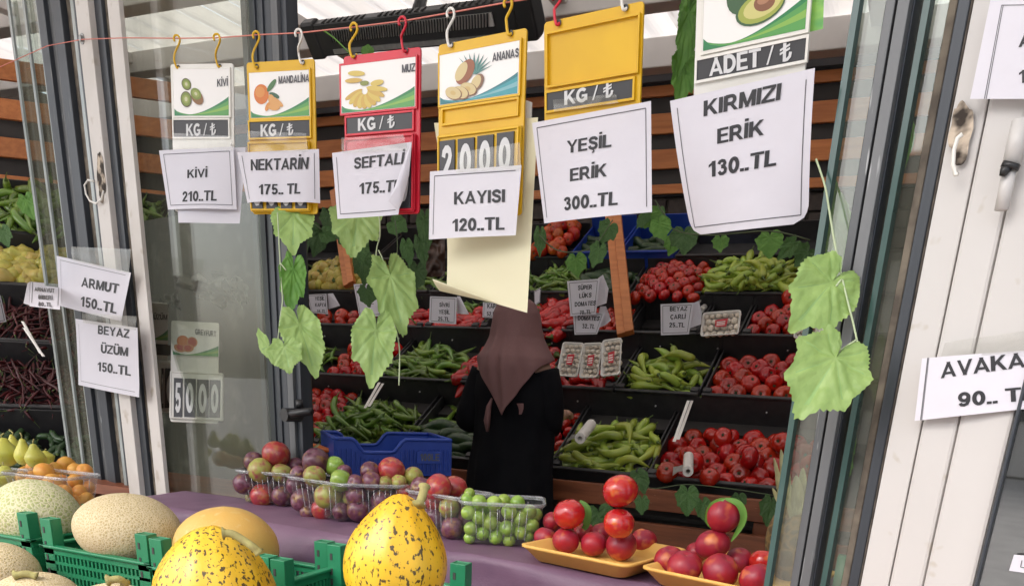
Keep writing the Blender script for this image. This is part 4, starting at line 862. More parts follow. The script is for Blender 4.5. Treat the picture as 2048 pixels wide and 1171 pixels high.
# fourth row: mirror image of the display, built as further crates
for p0, p1, lb in ((540, 745, 'black crate of yellow peppers in the fourth row'), (747, 860, 'black crate of green peppers high up behind the leaves'), (862, 1060, 'black crate of dark peppers behind the cream paper'), (1062, 1140, 'black crate of bright green peppers right of the cream paper'), (1142, 1258, 'black crate of dark courgettes left of the wooden post'),
                   (1262, 1405, 'black crate of dull red vine tomatoes in the fourth row'), (1409, 1585, 'black crate of pale peppers high at the right'), (1588, 1700, 'black crate at the right end of the fourth row')):
    bin_('D', p0, p1, lb, h=.07, post=False)
fill('D', 590, 745, 'yellow_pepper', YEL, (.048, .036), .10, 'stubby yellow pepper in the fourth row left of the hanging leaves', 'any', lay=2, depth=-.02, hump=.07, a1=.36)
fill('D', 747, 1060, 'green_pepper', PGR, (.08, .05), .15, 'dull green pepper in the fourth row behind the leaves', 'slant', depth=-.01, hump=.02, a1=.28)
fill('D', 1062, 1140, 'green_pepper', PGR, (.045, .028), .14, 'green pepper in the fourth row right of the cream paper', 'any', lay=2, depth=-.01, hump=.03, a1=.28)
fill('D', 1142, 1262, 'courgette', CUC, (.08, .045), .16, 'dark courgette in the fourth row left of the brown post', 'across', lay=1, depth=-.0, a1=.28)
fill('D', 1266, 1405, 'tomato', TOM, (.055, .045), .060, 'dull tomato above the BEYAZ ÇARLI card', 'ball', depth=-.02, hump=.05, a1=.3, a0=-.08)
fill('D', 1409, 1590, 'pale_pepper', CHAR, (.075, .034), .15, 'pale green pepper in the fourth row above the standing mushroom pack', 'any', lay=2, depth=-.03, hump=.05, a1=.3, a0=-.04)
fill('D', 1560, 1680, 'tomato', TOM, (.07, .06), .08, 'tomato right of the highest pale peppers', 'ball', depth=-.01, hump=.02, a1=.2, a0=-.05)
# fifth row: also a mirrored row, modelled as crates of its own
bin_('E', 1060, 1142, 'black crate of orange tomatoes under the YESIL ERIK sheet', h=.07, post=False)
fill('E', 1056, 1146, 'orange_tomato', TOMO, (.058, .042), .068, 'orange tomato left of the high blue crates', 'ball', depth=-.03, hump=.09, a1=.34, a0=-.02)
bin_('E', 540, 750, 'black crate on the highest shelf at the left', h=.07, post=False); bin_('E', 752, 1058, 'black crate on the highest shelf behind the cream paper', h=.07, post=False); bin_('E', 1352, 1700, 'black empty crate on the highest shelf at the right', h=.05, post=False)
for p0, p1, lb in ((1144, 1238, 'blue crate of dark cucumbers left of the wooden post'), (1240, 1350, 'blue crate of dark cucumbers right of the wooden post')):
    bin_('E', p0, p1, lb, h=.10, post=False, m=M_blue, lip=.05)
    fill('E', p0, p1, 'courgette', CUC, (.07, .045), .14, 'dark cucumber in the '+lb[:4]+' crate '+lb.split('cucumbers ')[1], 'across', depth=.01, a1=.3, a0=.06)
# shelf carcass: brown rails, legs and black shelves
sh = empty('display_shelf', (0, 0, 0), 'brown wooden stepped shelf carrying the black produce crates', 'shelf')
x0, x1 = -4.2, .6; xm, xw = (x0+x1)/2, x1-x0
for nm, (t, L) in ROW.items():
    q = D1.lip(t); Mt = Matrix.Rotation(TI, 3, 'X')
    B().box(q+Vector((xm, L/2*ct+.01, L/2*s_t-.125)), (xw, L+.06, .018), Mt).build('shelf_board', M_black, sh, False)
for y0, y1, dy in ((958, 1000, -.06), (1025, 1068, -.06)):
    za, zb = aty(1300, y0+18, 3.31).z, aty(1300, y1+18, 3.31).z
    bevel(B().box((xm, 3.31-.02*(y0 > 1000), (za+zb)/2), (xw, .035, za-zb)).build('rail', M_wood, sh, False), .004)
for x in (-3.9, -2.9, -1.28, -.45, .4):
    bevel(B().box((x, 3.345, .40), (.06, .03, .80)).build('leg', M_wood, sh, False), .004)
B().box((xm, 3.42, .4), (xw, .02, .8)).build('kick_board', M_black, sh, False)
# slanting wooden posts standing on the shelf
def post(pts, Y0, Y1, w, label):
    a, c = aty(*pts[0], Y0), aty(*pts[1], Y1)
    d = (c-a).normalized(); x = Vector((1, 0, 0)); x = (x-x.dot(d)*d).normalized(); M3 = Matrix((x, x.cross(d).normalized(), d)).transposed()
    e = empty('wooden_post', label=label, cat='wooden post', loc=(0, 0, 0))
    bevel(B().box((a+c)/2-x*w*.26, (w*.46, .03, (c-a).length), M3).build('batten', M_orange, e, False), .003)
    bevel(B().box((a+c)/2+x*w*.22+Vector((0, -.006, 0)), (w*.50, .035, (c-a).length), M3).build('batten', M_orange, e, False), .003)
post(((1252, 668), (1222, 380)), 4.02, 4.55, .085, 'orange brown wooden post standing right of the SÜPER LÜKS card')
post(((700, 570), (672, 380)), 4.25, 4.6, .075, 'orange brown wooden post behind the hanging leaves at the left')
# ------------------------------------------------------------------ cards, rolls, mushroom packs
def pcard(q, Y, lines, label, flap=None, h=None, bow=.004):
    pl = FPl(aty(q[0][0], q[0][1], Y), (1, 0, 0), (0, -1, 0))
    s = Sheet(pl, *q, 0, lambda u, v: bow*math.sin(3.1*u)*v); o = s.mesh('price_card', M_paper, nx=8, ny=8); tag(o, label, 'price card', 'price cards standing in the crates')
    s.border(M_line, o, (.07, .06), .0022)
    for tx, bl, br, hh in lines: s.text(tx, bl, br, hh, M_ink, o, .034)
    if flap:
        B().add([pl.p(x, y, -.012-.01*(i % 2)) for i, (x, y) in enumerate(flap)], [tuple(range(len(flap)))]).build('back_flap', M_paper, o, False)
        B().add([pl.p(x, y, -.015) for i, (x, y) in enumerate([flap[0], flap[-1], flap[len(flap)//2]])], [(0, 1, 2)])
    return o
pcard(((1134, 562), (1200, 557), (1192, 628), (1141, 632)), 3.86, (('SÜPER', (1156, 580), (1184, 578), 9), ('LÜKS', (1159, 596), (1183, 594), 9), ('DOMATES', (1150, 613), (1191, 610), 9), ('70..TL', (1160, 629), (1182, 627), 8)), 'white card reading SÜPER LÜKS DOMATES 70 left of the brown post', ((1196, 556), (1206, 549), (1217, 577), (1213, 606), (1190, 614)))
pcard(((1146, 624), (1210, 626), (1194, 668), (1149, 669)), 3.88, (('DOMATES', (1156, 640), (1198, 641), 9), ('32..TL', (1165, 656), (1189, 657), 9)), 'white card reading DOMATES 32 below the SÜPER LÜKS card', ((1200, 612), (1212, 612), (1222, 640), (1210, 650), (1194, 656)))
pcard(((1321, 608), (1388, 605), (1378, 668), (1322, 670)), 3.84, (('BEYAZ', (1340, 622), (1374, 621), 9), ('ÇARLİ', (1341, 638), (1371, 637), 9), ('25..TL', (1339, 654), (1369, 654), 9)), 'white card reading BEYAZ ÇARLI 25 left of the standing mushroom pack', ((1386, 606), (1398, 601), (1404, 625), (1402, 648), (1380, 656)))
pcard(((860, 592), (914, 594), (912, 648), (858, 644)), 3.9, (('SİVRİ', (879, 613), (899, 614), 8), ('YEŞİL', (878, 627), (900, 628), 8), ('25..TL', (877, 641), (899, 642), 8)), 'white card reading SIVRI YESIL 25 left of the woman', ((914, 592), (920, 592), (938, 628), (914, 627)))
pcard(((966, 604), (1006, 606), (1003, 637), (965, 634)), 3.92, (('KAPYA', (975, 616), (1003, 617), 9), ('52,5..TL', (974, 631), (1004, 632), 8)), 'white card reading KAPYA 52,5 beside the mauve scarf')
pcard(((1068, 582), (1082, 574), (1080, 604), (1069, 612)), 3.95, (), 'small blank white card right of the cream paper')
pcard(((613, 589), (653, 587), (656, 628), (623, 625)), 3.95, (('YEŞİL', (630, 600), (649, 600), 7), ('KAPYA', (631, 613), (652, 613), 7), ('35..TL', (635, 625), (651, 625), 6)), 'white tilted card reading YESIL KAPYA 35 in front of the yellow peppers', ((655, 587), (666, 586), (680, 611), (657, 618)))
pcard(((707, 568), (752, 566), (764, 632), (719, 634)), 3.9, (('E', (743, 578), (749, 578), 8), ('L', (744, 608), (749, 608), 8)), 'white card half hidden by a dark leaf among the hanging leaves', bow=.02)
roll_n = [0]
def roll(p0, p1, Z0, Z1, r, label, flap=True):
    a, c = at(*p0, Z0), at(*p1, Z1); d = (c-a).normalized()
    e = empty('bag_roll', label=label, cat='bag roll', group='rolls of plastic bags lying in the crates'); b = B()
    q = d.to_track_quat('Z', 'Y').to_matrix(); L = (c-a).length
    prof = [(r*.42, 0), (r, 0), (r, L), (r*.42, L), (r*.42, 0)]
    b.grid(lambda u, v: a+q @ Vector((prof[round(v*4)][0]*math.cos(6.283*u), prof[round(v*4)][0]*math.sin(6.283*u), prof[round(v*4)][1])), 18, 4, closed=True).build('roll', M_foam, e, False)
    b = B(); b.grid(lambda u, v: a+q @ Vector((r*.46*math.cos(6.283*u), r*.46*math.sin(6.283*u), -.001+v*.002)), 16, 1, closed=True).build('core', M_wood, e)
    if flap:
        x = d.cross(Vector((0, 0, 1))).normalized()
        B().grid(lambda u, v: a+d*L*(.05+v*.5)-x*(r*.6+u*r*2.2)+Vector((0, 0, -r*.3-u*u*r*.7+.004*math.sin(v*9+u*4))), 8, 5).build('loose_end', M_bag, e)
    return e
roll((1376, 942), (1377, 912), 3.12, 3.30, .020, 'white bag roll lying on the tomatoes behind the nectarines')
roll((1160, 876), (1182, 848), 3.28, 3.42, .022, 'white bag roll between vine tomatoes and pale peppers')
roll((101, 830), (150, 826), 3.3, 3.5, .026, 'white bag roll on the red peppers behind the left panes')
roll((1396, 600), (1426, 562), 3.95, 4.15, .016, 'upper white tube between the dull tomatoes and pale peppers', False); roll((1402, 620), (1424, 598), 3.93, 4.03, .014, 'lower white tube above the standing mushroom pack', False)
def stick(p0, p1, Z0, Z1, label, r=.004, m=M_foam):
    a, c = at(*p0, Z0), at(*p1, Z1); x = Vector((.012, 0, 0)); o = B().add([a, a+x, c+x, c]+[k+Vector((0, .004, 0)) for k in (a, a+x, c+x, c)], [(0, 1, 2, 3), (7, 6, 5, 4), (0, 4, 5, 1), (1, 5, 6, 2), (2, 6, 7, 3), (3, 7, 4, 0)]).build('divider_slat', m, None, False); return tag(o, label, 'divider slat', 'thin pale slats between crates')
stick((1345, 882), (1374, 800), 3.30, 3.55, 'pale slat between the front row pale peppers and tomatoes'); stick((1353, 878), (1381, 800), 3.31, 3.57, 'second pale slat leaning beside the front row tomatoes')
stick((727, 815), (756, 764), 3.65, 3.85, 'pale slat between tomatoes and green peppers near the post'); stick((735, 812), (763, 766), 3.66, 3.86, 'second pale slat beside the green peppers near the post')
stick((1263, 600), (1291, 560), 4.2, 4.3, 'thin pale slat right of the brown post'); stick((655, 866), (678, 858), 3.45, 3.48, 'short pale slat below the tomatoes near the post')
MU = lobed(1, .75, 0, 0, 0, nx=10, ny=7).mesh('mushroom', [M_mush])
def pack(q, Yf, label, lean=.35, n=(4, 7)):
    """foam tray standing upright, filled with mushrooms behind clear film; q = TL, TR, BR, BL in the picture"""
    TL, TR, BR, BL = [aty(*p, Yf) for p in q]; u = ((TR-TL)+(BR-BL)).normalized(); v = ((BL-TL)+(BR-TR)); v = (v+Vector((0, -lean*v.length, 0))); v = (v-v.dot(u)*u).normalized(); nn = u.cross(v).normalized()
    if nn.y > 0: nn = -nn
    w = ((TR-TL).length+(BR-BL).length)/2; h = ((BL-TL).length+(BR-TR).length)/2*1.03; o = (TL+BL)/2-v*h/2
    Mw = frame(o, u, nn, -v); e = empty('mushroom_pack', label=label, cat='mushroom pack', group='mushroom packs on the display', mw=Mw)
    b = B(); d = .028
    def rr(k, x):  # rounded rectangle path, k 0..1
        pts = []
        for cx, cz, a0 in ((w-.012-x, -.012-x, 0), (.012+x, -.012-x, 90), (.012+x, -h+.012+x, 180), (w-.012-x, -h+.012+x, 270)):
            for j in range(5): a = rad(a0+j*22.5); pts.append((cx+.012*math.cos(a), cz+.012*math.sin(a)))
        return pts
    rings = [(0, .0), (.004, .001), (.002, .005), (-d+.004, .012), (-d, .016)]
    vs = []; 
    for yy, ins in rings: vs += [(x, yy, z) for x, z in rr(0, ins)]
    n_ = 20; fs = [(j*n_+k, j*n_+(k+1) % n_, (j+1)*n_+(k+1) % n_, (j+1)*n_+k) for j in range(4) for k in range(n_)]+[tuple(range(4*n_, 5*n_))]
    solid(b.add(vs, fs).build('foam_tray', M_foam, e), .002)
    b = B(); b.grid(lambda a, c: Vector((.004+a*(w-.008), .005+.003*math.sin(a*3.1)*math.sin(c*3.1)+.0008*noise.noise(Vector((a*20, c*20, 0))), -.004-c*(h-.008))), 12, 12).build('film', M_film, e)
    lx, lz, lw, lh = w*.36, -h*.38, w*.34, h*.30
    L = B().add([(lx, .0095, lz), (lx+lw, .0095, lz+.004), (lx+lw*.9, .0095, lz-lh), (lx+.003, .0095, lz-lh*.95)], [(0, 1, 2, 3)]).build('label', ink('print_red', (.50, .02, .03)), e, False)
    for k in range(3): B().add([(lx+lw*.15, .0099, lz-lh*(.25+.22*k)), (lx+lw*.8, .0099, lz-lh*(.2+.22*k)), (lx+lw*.78, .0099, lz-lh*(.3+.22*k)), (lx+lw*.15, .0099, lz-lh*(.36+.22*k))], [(0, 1, 2, 3)]).build('label_line', M_foam, e, False)
    nx, nz = n
    for j in range(nz):
        for i in range(nx-(j % 2)):
            x = w*(i+.5+.5*(j % 2))/nx; z = -h*(j+.5)/nz; r = min(w/nx, h/nz)*.56*random.uniform(.8, 1.1)
            m4 = Mw @ Matrix.Translation((x, -.012+random.uniform(-.004, .003), z)) @ Matrix.Rotation(random.uniform(-1, 1)-1.2, 4, 'X') @ Matrix.Rotation(R_()*6, 4, 'Z') @ Matrix.Scale(r, 4)
            put('mushroom', MU, m4, label='white mushroom inside the '+label.split(' with')[0], cat='mushroom', group='mushrooms in the '+label[:40])
pack(((1124, 682), (1166, 684), (1157, 755), (1115, 752)), 3.72, 'left mushroom pack of three on the red peppers'); pack(((1167, 685), (1206, 683), (1196, 756), (1157, 756)), 3.73, 'middle mushroom pack of three on the red peppers'); pack(((1207, 677), (1247, 674), (1237, 749), (1199, 756)), 3.71, 'right mushroom pack of three on the red peppers')
pack(((1406, 626), (1480, 616), (1480, 671), (1400, 672)), 3.88, 'single mushroom pack standing right of the BEYAZ ÇARLI card', n=(6, 4)); pack(((1592, 632), (1650, 628), (1650, 676), (1587, 677)), 3.86, 'mushroom pack half hidden by the right hand vine leaf', n=(5, 4))
# ================================================================== display on the left, behind the panes
D2 = Display(at(0, 985, 3.05), (.74, .67, 0), (-.67, .74, 0))
def X2(px, t): q = D2.lip(t); r = hit(px, 700, q, D2.b); return (r-D2.o).dot(D2.x)
for t, L, nm, ms, sp, sz, orn, lb, lay in ((0.0, .40, 'dark_pepper', CUC, (.06, .04), .08, 'any', 'dark green pepper behind the pears at the left edge', 2), (.42, .36, 'chilli', CHI, (.06, .022), .15, 'up', 'thin red chilli in the lower heap behind the left panes', 2), (.80, .34, 'chilli', CHI, (.06, .022), .15, 'up', 'thin red chilli in the upper heap behind the left panes', 2),  # lowest heap: dark green peppers drawn with the cucumber mesh
                                ):
    crate(D2, -.45, .70, t, L, 'black crate of '+{'dark_pepper': 'dark green peppers behind the pears', 'chilli': 'red chillies in the left display'}[nm]+(' upper' if t > .7 else '')+' row', post=False)
    heap(D2, -.30, .36, t, L, nm, ms, sp, sz, lb, orn, lay=lay, depth=.0, hump=.03)
crate(D2, -.45, .70, 1.16, .34, 'black crate of yellow peppers behind the ARNAVUT card', post=False); heap(D2, -.15, .5, 1.16, .34, 'yellow_pepper', YEL, (.065, .042), .11, 'pale yellow pepper behind the left panes above the ARNAVUT card', 'any', lay=2, depth=-.01, hump=.05)
crate(D2, -.45, .70, 1.52, .40, 'black crate of long dull green peppers at the upper left', post=False); heap(D2, -.15, .6, 1.52, .45, 'long_pepper', PGR, (.10, .04), .21, 'long dull green pepper at the upper left behind the panes', 'up', lay=2, depth=-.02, hump=.04, a1=.5)
wl = B().box(D2.o+D2.b*1.75+D2.x*-.05+Vector((0, 0, .42)), (1.6, .06, 2.3), Matrix((D2.x, D2.b, (0, 0, 1))).transposed()).build('side_wall', M_black, smooth=False, kind='structure')
for k in range(5):
    z = at(40, 222+k*62, 4.6).z
    bevel(B().box(D2.o+D2.b*1.70+D2.x*-.05+Vector((0, 0, z-D2.o.z)), (1.55, .03, .085), Matrix((D2.x, D2.b, (0, 0, 1))).transposed()).build('slat', M_orange, wl, False), .003)
B().box(D2.o+D2.b*.2+D2.x*.1+Vector((0, -.0, -.30)), (2.4, .5, .1), Matrix((D2.x, D2.b, (0, 0, 1))).transposed()).build('shelf_rail', M_wood, wl, False)
def pcard2(q, Z, lines, label, flap=None):
    pl = Plane(q[0], q[1], q[3], None, Z); s = Sheet(pl, *q, 0); o = s.mesh('price_card', M_paper, nx=4, ny=4); tag(o, label, 'price card', 'price cards standing in the crates'); s.border(M_line, o, (.07, .06), .0022)
    for tx, bl, br, hh in lines: s.text(tx, bl, br, hh, M_ink, o, .034)
    if flap: B().add([pl.p(x, y, -.01) for x, y in flap], [tuple(range(len(flap)))]).build('back_flap', M_paper, o, False)
pcard2(((61, 563), (122, 568), (120, 619), (59, 612)), 3.0, (('ARNAVUT', (69, 582), (109, 586), 8), ('BİBERİ', (77, 598), (105, 600), 8), ('80..TL', (77, 612), (104, 614), 8)), 'white card reading ARNAVUT BIBERI 80 behind the left glass panes', ((60, 563), (55, 566), (47, 606), (59, 610)))
pcard2(((-40, 585), (1, 590), (13, 643), (-40, 650)), 2.9, (), 'white card cut off by the left edge of the picture')
stick((42, 642), (78, 706), 3.2, 3.1, 'pale slat leaning over the dark crates at the left'); stick((45, 655), (84, 712), 3.18, 3.08, 'second pale slat leaning at the left')
# ================================================================== heater under the ceiling
hp = [at(612, 84, 2.9), at(1068, 36, 2.35)]
hx = (hp[1]-hp[0]).normalized(); L = (hp[1]-hp[0]).length; hn = Vector((hx.y, -hx.x, 0)).normalized(); hn = hn if hn.y < 0 else -hn; hn = (hn+Vector((0, 0, -.75))).normalized(); hn = (hn-hn.dot(hx)*hx).normalized(); hz = hx.cross(hn); hz = hz if hz.z > 0 else -hz
ht = empty('infrared_heater', label='long black infrared heater hanging from the ceiling above the price boards', cat='heater', mw=frame(hp[0], hx, -hn, hz))
b = B(); rb = [(-.0, .028), (.0, .046), (.03, .050), (.05, .025), (.05, -.025), (.03, -.045), (0, -.050)]
vs = [(x, y*1.0, z) for x in (.02, L-.02) for y, z in rb]; n = len(rb)
bevel(b.add(vs, [tuple(range(n))[::-1], tuple(range(n, 2*n))]+[(k, (k+1) % n, n+(k+1) % n, n+k) for k in range(n)]).build('housing', M_heat, ht, False), .004)
for x in (0, L-.07):
    b = B(); vs = [(x+a, y*1.15-.004, z*1.15) for a in (0, .07) for y, z in rb]; bevel(b.add(vs, [tuple(range(n))[::-1], tuple(range(n, 2*n))]+[(k, (k+1) % n, n+(k+1) % n, n+k) for k in range(n)]).build('end_cap', M_heat, ht, False), .008)
B().box((L/2, -.003, .008), (L-.30, .004, .034)).build('reflector', M_refl, ht, False)
B().box((L/2, -.003, -.036), (L-.26, .004, .014)).build('reflector', M_metal, ht, False)
for k in range(int((L-.3)/.012)): B().box((.15+k*.012, -.008, .008), (.0035, .003, .036), Matrix.Rotation(.35, 3, 'Y')).build('guard_wire', M_heat, ht, False)
for k in range(28): 
    if k not in (8, 9, 18, 19): B().box((.12+k*(L-.24)/28, .012, .0485), (.004, .03, .004)).build('vent_slot', M_black, ht, False)
B().tube(smooth([at(832, 52, 2.6), at(835, 25, 2.6), at(842, 0, 2.62), at(850, -60, 2.7)], 4), .020, 12).build('hanging_arm', M_heat, None)
bpy.data.objects['hanging_arm'].parent = ht; bpy.data.objects['hanging_arm'].matrix_parent_inverse = ht.matrix_world.inverted()
o = B().tube(smooth([at(1052, 24, 2.38), at(1058, 8, 2.4), at(1075, -20, 2.45), at(1100, -60, 2.6)], 4), .005, 8).build('power_cable', M_heat); tag(o, 'black power cable rising from the right end of the heater', 'cable')
# ================================================================== things behind the wide pane
def fo(off): return FP+FN*off
e = empty('storage_panel', (0, 0, 0), 'olive grey panel standing behind the wide window pane', 'panel')
a, c = onf(180, 585, -.5), onf(600, 585, -.5); zt_ = onf(400, 425, -.5).z
mid = (a+c)/2; B().box((mid.x, mid.y, zt_/2), ((c-a).length+.05, .03, zt_), Matrix((FD, -FN, (0, 0, 1))).transposed()).build('board', M_panel, e, False)
def crump(q, off, label, amp=.03, seed=0):
    c = [onf(x, y, off) for x, y in q]
    o = B().grid(lambda u, v: (c[0]*(1-u)+c[1]*u)*(1-v)+(c[3]*(1-u)+c[2]*u)*v+FN*amp*noise.noise(Vector((u*5+seed, v*5, seed)))+Vector((0, 0, .05*noise.noise(Vector((u*3, v*2, seed+5))))), 26, 14).build('plastic_bag', M_bag, smooth=False)
    return tag(o, label, 'plastic bag', 'crumpled bags behind the dusty pane')
crump(((352, 560), (430, 548), (472, 604), (400, 600)), -.28, 'crumpled translucent bag lying behind the wide pane', .04); crump(((452, 552), (478, 560), (502, 608), (480, 600)), -.27, 'small crumpled bag piece right of the larger bag', .02, 3)
crump(((320, 600), (350, 588), (362, 606), (330, 612)), -.28, 'small pale bag scrap above the ÜZÜM board', .02, 7)
zf_ = lambda x, y: (onf(x, y, -.066)-EYE).dot(-c2)
pg = Plane((342, 640), (438, 645), (340, 840), None, zf_(342, 640))
def mini(pl, txt, tl, kind, cardr, plate, rects, chars, hgt, label, band=None, bt=None):
    e = empty('price_board', label=label, cat='price board', group='price boards standing behind the dusty pane', mw=pl.M()); w = pl.w
    def L(px, py): a, c = pl.ab(px, py); return a, -c
    b = B(); rbox(b, 0, w, -hgt, 0, .001, .006, .005); bevel(b.build('back_plate', M_wpl, e, False), .0008)
    x0, z1 = L(cardr[0], cardr[1]); x1, z0 = L(cardr[2], cardr[3]); card(e, x0, x1, z0, z1, kind, False, -.0022)
    if band:
        x0, z1 = L(band[0], band[1]); x1, z0 = L(band[2], band[3]); B().box(((x0+x1)/2, -.0008, (z0+z1)/2), (x1-x0, .0016, z1-z0)).build('dark_band', M_dark, e, False)
    btext(pl, e, txt, tl[0], tl[1], 11, M_inkg, .0032)
    tiles(pl, e, rects, chars, plate, M_wpl); return e
mini(pg, 'GREYFURT', ((391, 669), (433, 674)), 'grapefruit', (346, 656, 438, 714), (341, 742, 447, 842), [(350, 757, 366, 836), (371, 758, 392, 836), (396, 760, 418, 836), (421, 761, 441, 836)], '5000', pg.ab(341, 842)[1], 'white board with grapefruit picture and digit tiles behind the wide pane')
pu = Plane((285, 604), (337, 608), (288, 812), None, zf_(285, 604)-.02)
mini(pu, 'ÜZÜM', ((307, 637), (334, 638)), 'grape', (288, 620, 336, 680), (290, 718, 355, 822), [(322, 733, 326, 812), (329, 733, 352, 812)], '10', pu.ab(290, 822)[1], 'white ÜZÜM price board squeezed left of the grapefruit board', (290, 686, 341, 710))
# ================================================================== table with purple cloth
ZT = H-.327
tb = empty('display_table', (0, 0, 0), 'long table under the purple cloth carrying the punnets', 'table')
B().box((-.58, 1.525, ZT-.03), (2.1, .15, .03)).build('table_top', M_wood, tb, False)
for x, y in ((-1.6, 1.41), (.4, 1.41), (-1.6, 1.58), (.4, 1.58)): B().box((x, y, (ZT-.045)/2), (.04, .04, ZT-.045)).build('leg', M_wood, tb, False)
fl0, fr0 = onz(352, 1018, -.327), onz(1300, 1170, -.327)
def cl(u, v):
    X_ = -1.685+u*2.25; yf = fl0.y+(X_-fl0.x)/(fr0.x-fl0.x)*(fr0.y-fl0.y); yb = 1.625
    wr = .006*noise.noise(Vector((X_*7, v*5, 0)))+.004*noise.noise(Vector((X_*19+3, v*9, 1)))
    wr -= .006*abs(noise.noise(Vector((X_*6+v*4, v*6, 11))))
    if v < .35:
        k = v/.35; return Vector((X_, yb+(yf-yb)*k, ZT+.001+wr*.35*(1 if k > .05 else 0)))
    k = (v-.35)/.65; fold = .026*math.sin(X_*17+2*noise.noise(Vector((X_*3, 0, 5))))*min(1, k*7)+.024*noise.noise(Vector((X_*5, k*1.2, 9)))+.010*noise.noise(Vector((X_*9+k*5, k*3, 4)))*min(1, k*9)
    return Vector((X_+.02*k*noise.noise(Vector((X_*4, 7, 0))), yf-.012*min(1, k*8)-.05*k+fold-.016*abs(noise.noise(Vector((X_*8+k*9, k*5-X_*3, 21))))*min(1, k*9)+.003*noise.noise(Vector((X_*30, k*12, 2))), ZT-.004-k*.55-.01*(1-math.exp(-k*20))))
o = solid(B().grid(cl, 220, 70).build('tablecloth', M_cloth), .0015); tag(o, 'wrinkled purple cloth draped over the fruit table', 'tablecloth')
def side(u, v):  # left end of the cloth hangs down
    y = 1.625+(fl0.y-.012-1.625)*u; return Vector((-1.685-.03*v-.01*math.sin(u*9)*v, y-.05*v*u, ZT-.001-v*.55))
side_o = solid(B().grid(side, 20, 30).build('hanging_end', M_cloth, o), .0015)
# ------------------------------------------------------------------ clear punnets
def punnet(c, yaw, w, d, h, label, t=1.13):
    e = empty('punnet', label=label, cat='punnet', group='clear plastic punnets on the purple cloth', mw=Matrix.Translation(c) @ Matrix.Rotation(yaw, 4, 'Z'))
    def ringp(s, z, n=8, rr=.022):
        pts = []
        for cx, cy, a0 in ((1, 1, 0), (-1, 1, 90), (-1, -1, 180), (1, -1, 270)):
            for j in range(6):
                a = rad(a0+18*j); pts.append((cx*(w/2*s-rr)+rr*math.cos(a), cy*(d/2*s-rr)+rr*math.sin(a), z))
        return pts
    lv = [(.80, .004), (.83, .001), (.85, .004), (.92, h*.4), (1.0, h*.97), (1.0, h)]; vs = []
    for s, z in lv: vs += ringp(s, z)
    n = 24; fs = [(j*n+k, j*n+(k+1) % n, (j+1)*n+(k+1) % n, (j+1)*n+k) for j in range(len(lv)-1) for k in range(n)]+[tuple(range(n))[::-1]]
    b = B().add(vs, fs)
    b.build('tub', M_clear, e)
    b = B()
    for k in range(16):   # moulded ribs down the walls
        sx = -1 if k % 2 else 1
        x = (k//2-3.5)/4*w*.36; B().tube([(x*.92, sx*d/2*.87, .01), (x, sx*d/2*.985, h*.88)], .0012, 5).build('rib', M_rim, e)
    rim = ringp(1.035, h); B().tube([Vector(p) for p in rim+[rim[0]]], .0030, 6, False).build('rim', M_rim, e)
    rim = ringp(1.01, h-.004); B().tube([Vector(p) for p in rim+[rim[0]]], .0016, 5, False).build('rim_step', M_rim, e)
    return e
def fruitmesh(nm, m, sq=.95, dim=.18, crease=.05, stem=None, seed=0):
    def zf(r, z, a): return r*(1-crease*math.exp(-(a-1.0)**2*9)), z
    b = lobed(1, sq, 0, 0, dim, nx=26, ny=16, jit=.05, seed=seed, zf=zf)
    b.mi(1)
    if stem is not None: b.tube([(0, 0, sq-dim-.02), (.03, .02, sq-dim+.10), (.08, .02, sq-dim+.2)], [.05, .035, .04], 6)
    else: b.tube([(0, 0, sq-dim-.03), (0, 0, sq-dim+.01)], [.07, .05], 6)
    return b.mesh(nm, [m, M_mstem])
FR = dict(p=fruitmesh('plum', M_plum), r=fruitmesh('plum', M_plumr, seed=2), g=fruitmesh('plum', M_plumg, seed=3), G=fruitmesh('green_plum', M_gpl, .95, .10, .03, seed=4), n=fruitmesh('nectarine', M_nec, .92, .16, .09, seed=5), N=fruitmesh('nectarine', M_necb, .92, .14, .08, seed=6), a=fruitmesh('apricot', M_apr, .92, .14, .07, seed=7))
def fruit(k, c, r, label, grp, cat=None, spin=None):
    nm = {'p': 'plum', 'r': 'plum', 'g': 'plum', 'G': 'green_plum', 'n': 'nectarine', 'N': 'nectarine', 'a': 'apricot'}[k]
    Rm = Matrix.Rotation(random.gauss(.5, .5), 4, 'X') @ Matrix.Rotation(random.gauss(0, .5), 4, 'Y') @ Matrix.Rotation(R_()*6.28, 4, 'Z')
    if spin: Rm = spin
    return put(nm, FR[k], Matrix.Translation(c) @ Rm @ Matrix.Diagonal((r*random.uniform(.95, 1.05), r*random.uniform(.96, 1.02), r*random.uniform(.94, 1.06), 1)), label=label, cat=cat or nm.replace('_', ' '), group=grp)
def settle(items, fixed, box, it=160):
    """items [x,y,z,r] relaxed inside a tub (x half, y half, floor)"""
    for k in range(it):
        for a in range(len(items)):
            p = items[a]; p[2] -= .0015
            for q in items[:a]+fixed:
                dx, dy, dz = p[0]-q[0], p[1]-q[1], p[2]-q[2]; d = math.sqrt(dx*dx+dy*dy+dz*dz)+1e-9; m = p[3]+q[3]
                if d < m:
                    f = (m-d)/d*.5; p[0] += dx*f; p[1] += dy*f; p[2] += dz*f
                    if q in items: q[0] -= dx*f; q[1] -= dy*f; q[2] -= dz*f
            s = .86+.14*min(1, p[2]/box[3])
            p[0] = min(max(p[0], -box[0]*s+p[3]), box[0]*s-p[3]); p[1] = min(max(p[1], -box[1]*s+p[3]), box[1]*s-p[3]); p[2] = max(p[2], .006+p[3])
